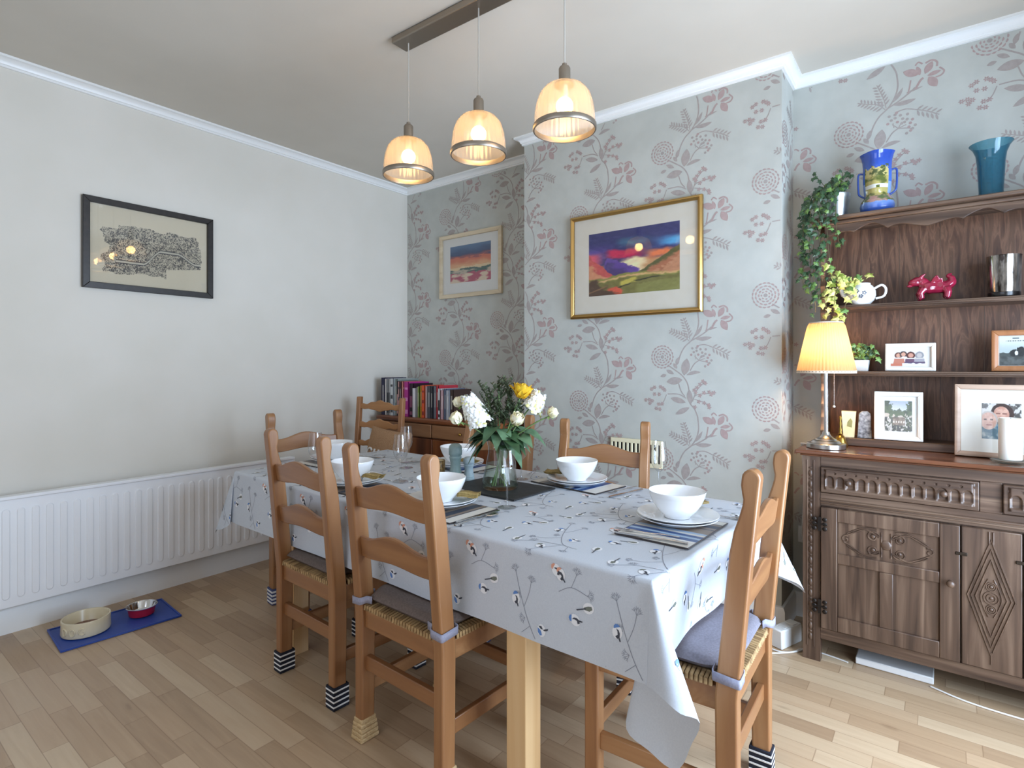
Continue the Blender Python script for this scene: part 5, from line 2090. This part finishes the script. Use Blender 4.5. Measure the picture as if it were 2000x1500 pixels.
# small bell
t = thing('hand_bell', 'small brass bell with an upright handle just behind the lamp foot', 'bell', (3.188, -.243, DTZ + .001))
G().lathe([(.030, .0), (.031, .003), (.026, .018), (.021, .036), (.014, .048), (.004, .052)], 28, cap0=False).build('body', brass, t, smooth=50)
G().lathe([(.004, .051), (.009, .056), (.005, .064), (.007, .074), (.0035, .090), (.0055, .104), (.003, .116), (.006, .128), (.0045, .136), (.001, .138)], 16).build('handle', brass, t, smooth=50)
RZ = .9505
# cream tapered box, crystal block
g = G()
for sc, z in ((.7, 0), (1, .118)):
    pass
cb = mottled('cream_card', '#e8d9a5', '#efe3b8', .6, 30, 0)
o = G().add([(-.022, -.012, 0), (.022, -.012, 0), (.022, .012, 0), (-.022, .012, 0), (-.029, -.016, .120), (.029, -.016, .120), (.029, .016, .120), (-.029, .016, .120)],
            [(3, 2, 1, 0), (4, 5, 6, 7), (0, 1, 5, 4), (1, 2, 6, 5), (2, 3, 7, 6), (3, 0, 4, 7)]).add([(p[0], p[1], p[2]) for p in [(-.006, -.0150, .05), (.012, -.0150, .045), (.015, -.0158, .075), (.008, -.0164, .088), (-.004, -.0158, .07)]], [(0, 1, 2, 3, 4)], 1).build('tapered_box', [cb, mat('olive_emblem', '#8d8a55', .6)], smooth=0)
o.location, o.rotation_euler = (3.212, -.160, RZ), (0, 0, R(3))
tag(o, 'small cream tapered box standing between the lamp and the grey glass block', 'box')
cryst = mottled('etched_grey_glass', '#53565c', '#a9adb2', .12, 60, .2)
nodes(cryst)[2].inputs['Coat Weight'].default_value = .6
g = G().prism([(-.029, 0), (.029, 0), (.024, .112), (.012, .124), (-.010, .124), (-.022, .112)], lambda p, q, d: (p, d, q), -.015, .015)
o = g.build('glass_block', cryst, bevel=.003)
o.location, o.rotation_euler = (3.274, -.165, RZ), (0, 0, R(6))
tag(o, 'grey etched glass award block next to the cream tapered box', 'ornament')


def castle_print(u, v):
    n = fbm(u * 9, v * 11, 31) - .5
    if v > .72 + n * .3 and abs(u - .55) < .3 + n * .3:
        return mixc(hexs('#cfd4d8'), hexs('#aab3bd'), sstep(.7, 1, v))
    if v > .55 + n * .3:
        return mixc(hexs('#5b6b48'), hexs('#39452f'), sstep(-.2, .2, n))
    if v > .46 and n > -.1:
        return hexs('#c9c0b2')
    if .20 < v < .46 and .3 < u < .75:
        if .28 < v < .34 and int(u * 22) % 2:
            return hexs('#e4dccf')
        return mixc(hexs('#6b5c4c'), hexs('#9a8a78'), sstep(-.2, .2, n))
    m_ = fbm(u * 16, v * 14, 77)
    return hexs('#3b3a38') if m_ < .45 else hexs('#d3d0ca') if m_ > .62 else hexs('#5a6147')


def family_print(u, v):
    c = hexs('#e9e7e4')
    n = fbm(u * 12, v * 8, 41) - .5
    def head(cx, cy, r, hair, skin='#d9a58c'):
        d = math.hypot((u - cx) * 1.9, v - cy)
        if d < r * .75:
            return hexs(skin)
        if d < r * 1.25 and v > cy - r * .8:
            return hexs(hair)
        return None
    for (cx, w, top, c2) in ((.22, .17, .42, '#c7806a'), (.50, .15, .40, '#6b4b63'), (.74, .16, .42, '#a9a5ab'), (.62, .3, .24, '#5a4766')):
        if abs(u - cx) < w * (1 - max(0, v) * .6) and v < top:
            c = hexs(c2)
    if v < .14 + n * .1:
        c = hexs('#eae6e2') if u > .3 else hexs('#c9765c')
    for a in ((.20, .60, .15, '#6e4034'), (.33, .66, .15, '#4a3f40'), (.52, .60, .17, '#5b2f2b', '#cf9a86'), (.74, .60, .17, '#98989c', '#c3bcb9')):
        h = head(*a)
        if h:
            c = h
    return c


def bw_print(u, v):
    n = fbm(u * 10, v * 12, 51) - .5
    c = mixc(hexs('#b9c6c4'), hexs('#dfe6e3'), sstep(.5, .9, v))
    if v < .42 + n * .12:
        c = hexs('#49504e')
    if v < .32:
        c = mixc(hexs('#5d6261'), hexs('#3c4140'), sstep(-.2, .2, n))
    if math.hypot((u - .45) * .9, v - .42) < .12 + n * .1 or math.hypot((u - .66), (v - .48) * .8) < .13 + n * .1:
        c = hexs('#23272a')
    if math.hypot((u - .52) * 1.6, (v - .42)) < .08:
        c = hexs('#e8ece9')
    if v > .78 and abs(v - .83) < .012 and .2 < u < .9 and int(u * 40) % 3:
        c = hexs('#5b6664')
    if abs(v - .92) < .02 and .40 < u < .6:
        c = hexs('#6b7674')
    return c


def couple_print(u, v):
    n = fbm(u * 9, v * 9, 61) - .5
    c = mixc(hexs('#4c4a47'), hexs('#8f877d'), sstep(-.15, .2, n))
    if v > .62 and n > .05:
        c = hexs('#cfcac4')
    def inr(cx, cy, rx, ry):
        return ((u - cx) / rx) ** 2 + ((v - cy) / ry) ** 2 < 1
    if inr(.62, .18, .42, .42):
        c = mixc(hexs('#4a7080'), hexs('#86a3ad'), sstep(-.15, .2, n))
    if inr(.14, .10, .34, .26):
        c = mixc(hexs('#4f6d78'), hexs('#b3b9b4'), sstep(-.1, .25, n))
    if inr(.52, .70, .30, .30):
        c = hexs('#3a2722')
    if inr(.50, .70, .20, .22):
        c = mixc(hexs('#d7ab96'), hexs('#c18d79'), sstep(-.2, .2, n))
        if abs(v - .72) < .022 and abs(abs(u - .50) - .08) < .06:
            c = hexs('#8d5f52')
        if abs(v - .59) < .015 and abs(u - .5) < .09:
            c = hexs('#f0e6e2')
    if inr(.17, .52, .24, .26):
        c = hexs('#b6aca2')
    if inr(.17, .50, .20, .24):
        c = mixc(hexs('#dcb5a2'), hexs('#c99a86'), sstep(-.2, .2, n))
        if abs(v - .54) < .018 and abs(abs(u - .17) - .08) < .04:
            c = hexs('#6e564c')
        if abs(v - .39) < .012 and abs(u - .18) < .07:
            c = hexs('#9a5e55')
    return c


white_frame = mat('white_painted_frame', '#e9e5dc', 0.45)
picture('photo_frame', 'white photo frame with a castle view on the lowest rack ledge', .178, .214, .020, .016, white_frame, .100, .134, castle_print, 60, 80, mount_w, (3.402, -.180, RZ + .108), R(2), R(-6), .2, cat='photo frame', group='photo frames on the dresser')
picture('photo_frame', 'small white landscape frame with a family group on the middle rack shelf', .182, .122, .016, .018, white_frame, .140, .078, family_print, 90, 50, mount_w, (3.444, -.160, 1.2565 + .062), 0, R(-6), .2, cat='photo frame', group='photo frames on the dresser')
picture('photo_frame', 'brown wooden frame with a black and white photo on the middle rack shelf', .150, .168, .022, .018, wood('chestnut_frame', 'z', [(0.3, '#8d5a36'), (0.5, '#a26c44'), (0.7, '#b37d54')], .4), .100, .120, bw_print, 60, 72, mount_w, (3.792, -.150, 1.2565 + .085), R(-3), R(-6), .2, cat='photo frame', group='photo frames on the dresser')
picture('photo_frame', 'large pale wood frame with a photo of two people on the dresser top', .290, .290, .020, .022, light_oak, .118, .142, couple_print, 80, 96, mount, (3.742, -.245, DTZ + .146), R(-2), R(-7), .15, cat='photo frame', group='photo frames on the dresser')
# candle on a glass dish
t = thing('pillar_candle', 'white pillar candle in front of the large photo frame', 'candle', (3.760, -.365, DTZ + .0145))
wax = mat('white_wax', '#ece7dc', .55, Subsurface_Weight=.2)
G().lathe([(.001, 0), (.034, 0), (.035, .002), (.035, .150), (.0335, .155), (.030, .156), (.024, .148), (.010, .145), (.001, .145)], 36).build('wax', wax, t, smooth=50)
G().tube([(0, 0, .145), (.001, 0, .156)], .0012, 6).build('wick', black_plastic, t)
o = G().lathe([(.001, 0), (.050, 0), (.058, .004), (.060, .010), (.057, .010), (.050, .006), (.001, .005)], 36).build('candle_dish', vase_m, smooth=50)
o.location = (3.760, -.365, DTZ + .001)
tag(o, 'clear glass dish under the white pillar candle', 'dish')
# red dragon figure
dr = mottled('red_glaze', '#7d1730', '#9a2340', .12, 25, .1)
nodes(dr)[2].inputs['Coat Weight'].default_value = .8
g = G()
g.tube(smooth_path([(-.030, 0, .052), (-.010, 0, .058), (.020, 0, .055), (.045, 0, .060)], 4), [.022, .028, .031, .032, .032, .031, .029, .028, .028, .029, .029, .027, .022], 12)
g.tube(smooth_path([(-.020, 0, .060), (-.034, 0, .086), (-.052, 0, .090), (-.072, -.002, .074)], 4), [.026, .025, .024, .023, .022, .021, .021, .021, .021, .019, .017, .014, .008], 12)
g.ball((-.056, -.002, .084), .022, 12, 0, (1.2, .9, .9))
g.ball((-.076, -.002, .068), .010, 10, 0, (1.2, .8, .7))
for e in (-1, 1):
    g.tube([(-.044, e * .010, .098), (-.034, e * .016, .112), (-.022, e * .018, .122)], [.009, .007, .001], 8)
    for x, bend in ((-.030, -.012), (.044, .006)):
        g.tube([(x, e * .014, .050), (x + bend, e * .020, .028), (x + bend * .6, e * .020, .008), (x + bend - .006, e * .020, .004)], [.018, .014, .012, .012], 10)
    # wing
    g.add([(-.012, e * .012, .066), (.000, e * .024, .100), (.012, e * .026, .112), (.022, e * .024, .092), (.032, e * .020, .098), (.034, e * .016, .070), (-.010, e * .019, .068), (.002, e * .031, .100), (.013, e * .033, .110), (.023, e * .031, .092), (.032, e * .027, .096), (.034, e * .023, .072)],
          [(0, 1, 2, 3, 4, 5), (11, 10, 9, 8, 7, 6), (0, 6, 7, 1), (1, 7, 8, 2), (2, 8, 9, 3), (3, 9, 10, 4), (4, 10, 11, 5), (5, 11, 6, 0)])
g.tube(smooth_path([(.040, 0, .058), (.060, 0, .074), (.062, .002, .096), (.052, .004, .108), (.066, .006, .118)], 4), [.026, .025, .024, .022, .021, .019, .017, .015, .014, .012, .010, .009, .008, .007, .006, .004, .002], 10)
for k in range(5):
    x = -.02 + k * .014
    g.add([(x - .006, -.002, .076), (x + .006, -.002, .076), (x + .003, 0, .090), (x - .006, .002, .076), (x + .006, .002, .076)], [(0, 1, 2), (4, 3, 2), (0, 2, 3), (1, 4, 2)])
o = g.build('dragon_figurine', dr, smooth=60, mods=[('REMESH', dict(mode='VOXEL', voxel_size=.0022, use_smooth_shade=True)), ('SMOOTH', dict(factor=.5, iterations=3))])
o.location, o.rotation_euler, o.scale = (3.522, -.150, 1.5690), (0, 0, R(6)), (1.05, 1.05, .92)
tag(o, 'glossy dark red dragon figurine on the top rack shelf', 'figurine')
# mercury glass candle pot
merc = mottled('mottled_mercury_glass', '#3d3632', '#cfcac3', .12, 28, .1, metal=.9, stretch=(1.5, 1.5, .5))
t = thing('candle_pot', 'mottled silver glass candle pot on the top rack shelf', 'candle pot', (3.756, -.150, 1.5605))
G().lathe([(.001, 0), (.050, 0), (.052, .004), (.052, .018), (.001, .018)], 36).build('foot', mat('dark_glass_foot', '#1d1a19', .2), t, smooth=40)
G().lathe([(.050, .0185), (.0515, .022), (.056, .165), (.057, .168), (.054, .168), (.049, .024)], 44, cap0=False, cap1=False).build('glass', merc, t, smooth=50)
# teal vase
teal = thin_glass('teal_bubble_glass', (.52, .76, .84), (.16, .36, .46), 1.5, .05, .16, (.12, .36, .48))
o = G().lathe([(.001, 0), (.040, 0), (.042, .003), (.041, .012), (.040, .030), (.043, .090), (.046, .150), (.050, .185), (.060, .212), (.072, .228), (.070, .229), (.057, .212), (.047, .185), (.043, .15), (.040, .09), (.037, .03), (.035, .014), (.001, .013)], 44).build('glass_vase', teal, smooth=60)
o.location = (3.716, -.150, CT + .0005)
tag(o, 'teal blue glass vase with a flared rim on top of the dresser', 'vase')
# blue painted vase with two handles
def vase_paint(u, zz):
    n = fbm(u * 14, zz * 60, 91) - .5
    front = abs(u - .75) < .17
    c = mixc(hexs('#4470c8'), hexs('#2c4ba6'), sstep(.14, .26, zz)) if zz > .14 else mixc(hexs('#86a4dc'), hexs('#3358b8'), sstep(.06, .0, zz))
    if front and .075 < zz < .205 + n * .05:
        c = mixc(hexs('#b3a765'), hexs('#5d6632'), sstep(-.05, .18, n))
        if zz > .165:
            c = mixc(hexs('#c6b878'), hexs('#4f5a34'), sstep(.0, .12, n))
        if .110 < zz < .126 and n < .1:
            c = hexs('#dfe0d8')
    elif zz < .085 and zz > .048 + n * .02:
        c = mixc(hexs('#b58a80'), hexs('#5a6b3f'), sstep(-.12, .14, n))
    return lin3(c)


t = thing('painted_vase', 'royal blue painted vase with two handles and a landscape scene', 'vase', (3.322, -.155, CT + .0005))
vprof = [(.001, 0), (.052, 0), (.058, .006), (.066, .020), (.068, .038), (.064, .058), (.052, .076), (.047, .086), (.050, .105), (.053, .150), (.053, .185), (.053, .212), (.055, .240), (.060, .262), (.065, .275), (.062, .276), (.055, .262), (.049, .236), (.042, .20), (.044, .1), (.001, .09)]
g = G()
b0 = len(g.f)
g.lathe([q for a, b in zip(vprof, vprof[1:]) for q in [mixc(a, b, i / 8) for i in range(8)]] + [vprof[-1]], 120, rf=lambda a, z: 1 + (.05 * math.cos(4 * a) if z > .09 else 0))
for i in range(b0, len(g.f)):
    f = g.f[i]
    cxm = sum(g.v[k][0] for k in f) / len(f)
    cym = sum(g.v[k][1] for k in f) / len(f)
    czm = sum(g.v[k][2] for k in f) / len(f)
    g.c[i] = vase_paint((math.atan2(cym, cxm) / (2 * PI)) % 1, czm)
g.build('body', colored('painted_pottery', .15, .6), t, smooth=50)
for e in (-1, 1):
    G().tube(smooth_path([(e * .046, 0, .190), (e * .066, 0, .196), (e * .074, 0, .185), (e * .073, 0, .120), (e * .068, 0, .098), (e * .046, 0, .082)], 4), 0.0042, 8).build('handle', mat('royal_blue_glaze', '#3c57a4', .15), t, smooth=60)

# ivy in a galvanised pot, creeper in the teapot, small plant in a white pot
ivy_d = mottled('dark_ivy_leaf', '#27402a', '#3c5a38', .4, 30, .1)
ivy_l = mottled('mid_ivy_leaf', '#55783a', '#76974c', .45, 30, .1)
ivy_v = mottled('variegated_ivy_leaf', '#8da23c', '#e2dc8c', .5, 45, .05)
vine_m = mat('brown_vine', '#5b5233', .6)
LOBES = [(0, -.35), (.30, -.48), (.52, -.22), (.40, .02), (.78, .18), (.40, .30), (.28, .42), (0, 1.0)]


def ivy_leaf(g, c, nrm, tip, s, m=0):
    nrm, tip = Vector(nrm).normalized(), Vector(tip)
    tip = (tip - nrm * tip.dot(nrm)).normalized()
    side = tip.cross(nrm)
    c = Vector(c)
    P = [(x, y) for x, y in LOBES] + [(-x, y) for x, y in LOBES[-2:0:-1]]
    ctr = c
    vs = [ctr + nrm * (.10 * s)] + [ctr + side * (x * s * .62) + tip * (y * s * .62) - nrm * (.22 * s * x * x) for x, y in P]
    n = len(P)
    g.add(vs, [(0, 1 + i, 1 + (i + 1) % n) for i in range(n)], m)


def vine_plant(t, vines, seed, mats, size=(.016, .026), step=.020, spread=.014):
    rs = random.Random(seed)
    gv, gl = G(), G()
    for path, dens in vines:
        P = smooth_path(path, 8)
        gv.tube(P, .0013, 5)
        acc = 0
        for a, b in zip(P, P[1:]):
            acc += (Vector(b) - Vector(a)).length
            if acc > step / dens:
                acc = 0
                s = rs.uniform(*size)
                off = Vector((rs.uniform(-1, 1), rs.uniform(-1, .4), rs.uniform(-.6, .6))) * spread
                nrm = Vector((rs.uniform(-.7, .9), -1, rs.uniform(-.2, .9)))
                tip = Vector((rs.uniform(-.8, .8), rs.uniform(-.4, .1), -rs.uniform(.2, 1)))
                m = 0 if rs.random() < .75 else min(1, len(mats) - 1)
                ivy_leaf(gl, Vector(b) + off, nrm, tip, s, m)
    gv.build('vines', vine_m, t, smooth=60)
    gl.build('foliage', mats, t, smooth=0)


t = thing('ivy_plant', 'dark trailing ivy in a galvanised metal pot on top of the dresser', 'plant', (3.158, -.150, CT + .0005))
galv = mottled('galvanised_metal', '#a4a9a9', '#c2c6c5', .28, 20, .05, metal=.9)
p_ = G().lathe([(.001, 0), (.046, 0), (.047, .004), (.056, .096), (.059, .100), (.060, .118), (.057, .118), (.054, .098), (.045, .01), (.001, .01)], 40).build('pot', galv, t, smooth=40)
G().lathe([(.001, .100), (.0535, .100), (.001, .108)], 20).build('soil', mottled('potting_soil', '#2c2219', '#3d3024', .95, 80, .5), p_)
vs = []
rs = random.Random(12)
for k, (x1, y1, z1) in enumerate([(-.02, -.02, .19), (.03, -.01, .22), (.05, .01, .17), (.0, .02, .21), (-.05, 0, .17), (.02, -.04, .18)]):
    vs.append(([(rs.uniform(-.02, .02), rs.uniform(-.02, .02), .10), (x1 * .6, y1 * .6, .15), (x1, y1, z1)], 2.2))
vs.append(([(-.01, 0, .11), (-.06, 0, .19), (-.095, 0, .245)], 1.0))
vs.append(([(.02, 0, .11), (.05, 0, .19), (.06, 0, .215)], 1.2))
for ex, ey, xb, yb, zb, d in [(-.115, -.06, -.125, -.08, -.20, 1.6), (-.118, -.09, -.120, -.11, -.33, 1.6), (-.125, -.02, -.150, -.05, -.12, 1.5), (-.085, -.128, -.080, -.135, -.36, 1.6), (-.05, -.128, -.035, -.140, -.30, 1.5),
                              (-.112, -.11, -.115, -.12, -.28, 1.6), (-.07, -.126, -.065, -.138, -.44, 1.4), (-.02, -.126, .0, -.140, -.26, 1.5), (-.04, -.128, -.05, -.138, -.40, 1.5), (.015, -.126, .035, -.138, -.16, 1.4), (-.130, .0, -.135, -.03, .06, 1.6)]:
    vs.append(([(ex * .3, ey * .3, .105), (ex * .6, ey * .6, .135), (ex, ey, .03), ((ex + xb) / 2 - .006, (ey + yb) / 2, (zb + .03) / 2), (xb, yb, zb)], d))
vine_plant(t, vs, 7, [ivy_d, ivy_l], (.024, .040), .017, .020)

t = thing('teapot', 'white sprigged teapot without lid, holding a trailing creeper', 'teapot', (3.262, -.165, 1.5605))
tp_m = mottled('white_bone_china', '#e9eae8', '#efefed', .15, 6, 0)
G().lathe([(.001, 0), (.034, 0), (.036, .004), (.050, .020), (.057, .042), (.056, .062), (.046, .082), (.036, .092), (.036, .098), (.033, .098), (.033, .09), (.050, .06), (.030, .008), (.001, .006)], 40).build('body', tp_m, t, smooth=60)
G().tube(smooth_path([(.050, 0, .072), (.078, 0, .086), (.094, 0, .066), (.086, 0, .036), (.055, 0, .026)], 5), .0052, 8).build('handle', tp_m, t, smooth=60)
G().tube(smooth_path([(-.048, 0, .040), (-.072, 0, .052), (-.084, 0, .080), (-.096, 0, .090)], 4), [.012] * 5 + [.010] * 4 + [.007] * 4, 10).build('spout', tp_m, t, smooth=60)
g = G()
for cx, cz in ((-.012, .058), (.016, .050), (.004, .036)):
    for k in range(5):
        a = k * 1.257
        px_, pz_ = cx + .006 * math.cos(a), cz + .006 * math.sin(a)
        g.ball((px_, -math.sqrt(max(0, .0568 ** 2 - px_ ** 2)) + .0005, pz_), .0042, 6, 0, (1, .3, 1))
g.build('sprig_print', mat('grey_blue_print', '#5d6573', .4), t, smooth=60)
t = thing('creeper_plant', 'yellow-green variegated creeper spilling from the white teapot over the lamp', 'plant', (3.255, -.180, 1.640))
vs = [([(0, 0, 0), (.0, -.02, .035), (.03, -.02, .045)], 1.6), ([(0, 0, .0), (-.03, -.03, .030), (-.08, -.05, .02), (-.10, -.06, -.05)], 1.4), ([(-.005, 0, 0), (-.05, -.05, .03), (-.085, -.075, -.03), (-.09, -.08, -.13)], 1.5),
      ([(0, 0, 0), (-.03, -.05, .02), (-.04, -.075, -.05), (-.055, -.085, -.14)], 1.5), ([(-.01, 0, .01), (-.09, -.03, .06), (-.12, -.06, .02), (-.125, -.07, -.12)], 1.3), ([(0, 0, 0), (-.02, -.05, .01), (-.015, -.075, -.06)], 1.3), ([(-.02, -.02, .01), (-.10, -.04, .09), (-.11, -.06, .11)], 1.3)]
vine_plant(t, vs, 3, [ivy_v, ivy_l], (.034, .052), .022, .018)
t = thing('potted_plant', 'small leafy plant in a square white pot behind the lampshade', 'plant', (3.262, -.145, 1.2565))
G().add([(-.024, -.024, 0), (.024, -.024, 0), (.024, .024, 0), (-.024, .024, 0), (-.030, -.030, .052), (.030, -.030, .052), (.030, .030, .052), (-.030, .030, .052)], [(3, 2, 1, 0), (4, 5, 6, 7), (0, 1, 5, 4), (1, 2, 6, 5), (2, 3, 7, 6), (3, 0, 4, 7)]).build('pot', mottled('pale_glazed_pot', '#cfd4d2', '#dfe3e0', .3, 8, 0), t, bevel=.003)
vs = [([(0, 0, .05), (x * .5, y * .5, .09), (x, y, z)], 1.8) for x, y, z in ((.03, -.02, .10), (.055, -.03, .085), (-.03, -.02, .12), (.0, -.03, .125), (.04, -.01, .12), (.065, -.03, .06), (-.05, -.02, .10), (.02, .01, .13))]
vine_plant(t, vs, 5, [ivy_l, ivy_d], (.026, .040), .014, .016)

# ------------------------------------------------------------------ floor bits by the dresser
t = thing('extension_block', 'white extension socket block on the floor behind the end chair', 'socket block', (2.985, -.365, .0005), R(-20))
G().box(-.030, -.080, 0, .030, .080, .085).build('body', white_plastic, t, bevel=.006)
g = G()
for y in (-.045, .02):
    g.box(-.022, y, .0852, .022, y + .034, .088)
g.build('plug', white_plastic, t, bevel=.004)
pts = [(3.055, -.33, .004), (3.055, -.40, .004), (2.99, -.47, .004), (2.90, -.46, .004), (2.93, -.52, .004), (3.02, -.45, .004), (3.052, -.390, .004), (3.10, -.372, .004), (3.17, -.378, .004), (3.235, -.392, .004)]
o = G().tube(smooth_path(pts, 6), .0035, 7).build('power_cable', cable_m, smooth=60)
tag(o, 'white cable looping from the socket block and under the dresser', 'cable')
pts = [(3.52, -.40, .004), (3.62, -.44, .004), (3.74, -.455, .004), (3.9, -.45, .004), (4.05, -.40, .004)]
o = G().tube(smooth_path(pts, 6), .0035, 7).build('power_cable', cable_m, smooth=60)
tag(o, 'pale cable on the floor under the right-hand part of the dresser', 'cable')
o = G().box(-.135, -.06, 0, .135, .06, .028).build('flat_box', white_plastic, bevel=.004)
o.location = (3.395, -.315, .0005)
tag(o, 'flat white box lying under the dresser', 'box')
# socket on the wall by the dresser
t = thing('wall_socket', 'white wall socket low beside the dresser with the lamp plug in it', 'socket', (3.012, -.0008, .42))
G().box(-.043, -.010, -.043, .043, 0, .043).build('plate', white_plastic, t, bevel=.003)
G().box(-.024, -.050, -.022, .024, -.0105, .022).build('plug', white_plastic, t, bevel=.006)
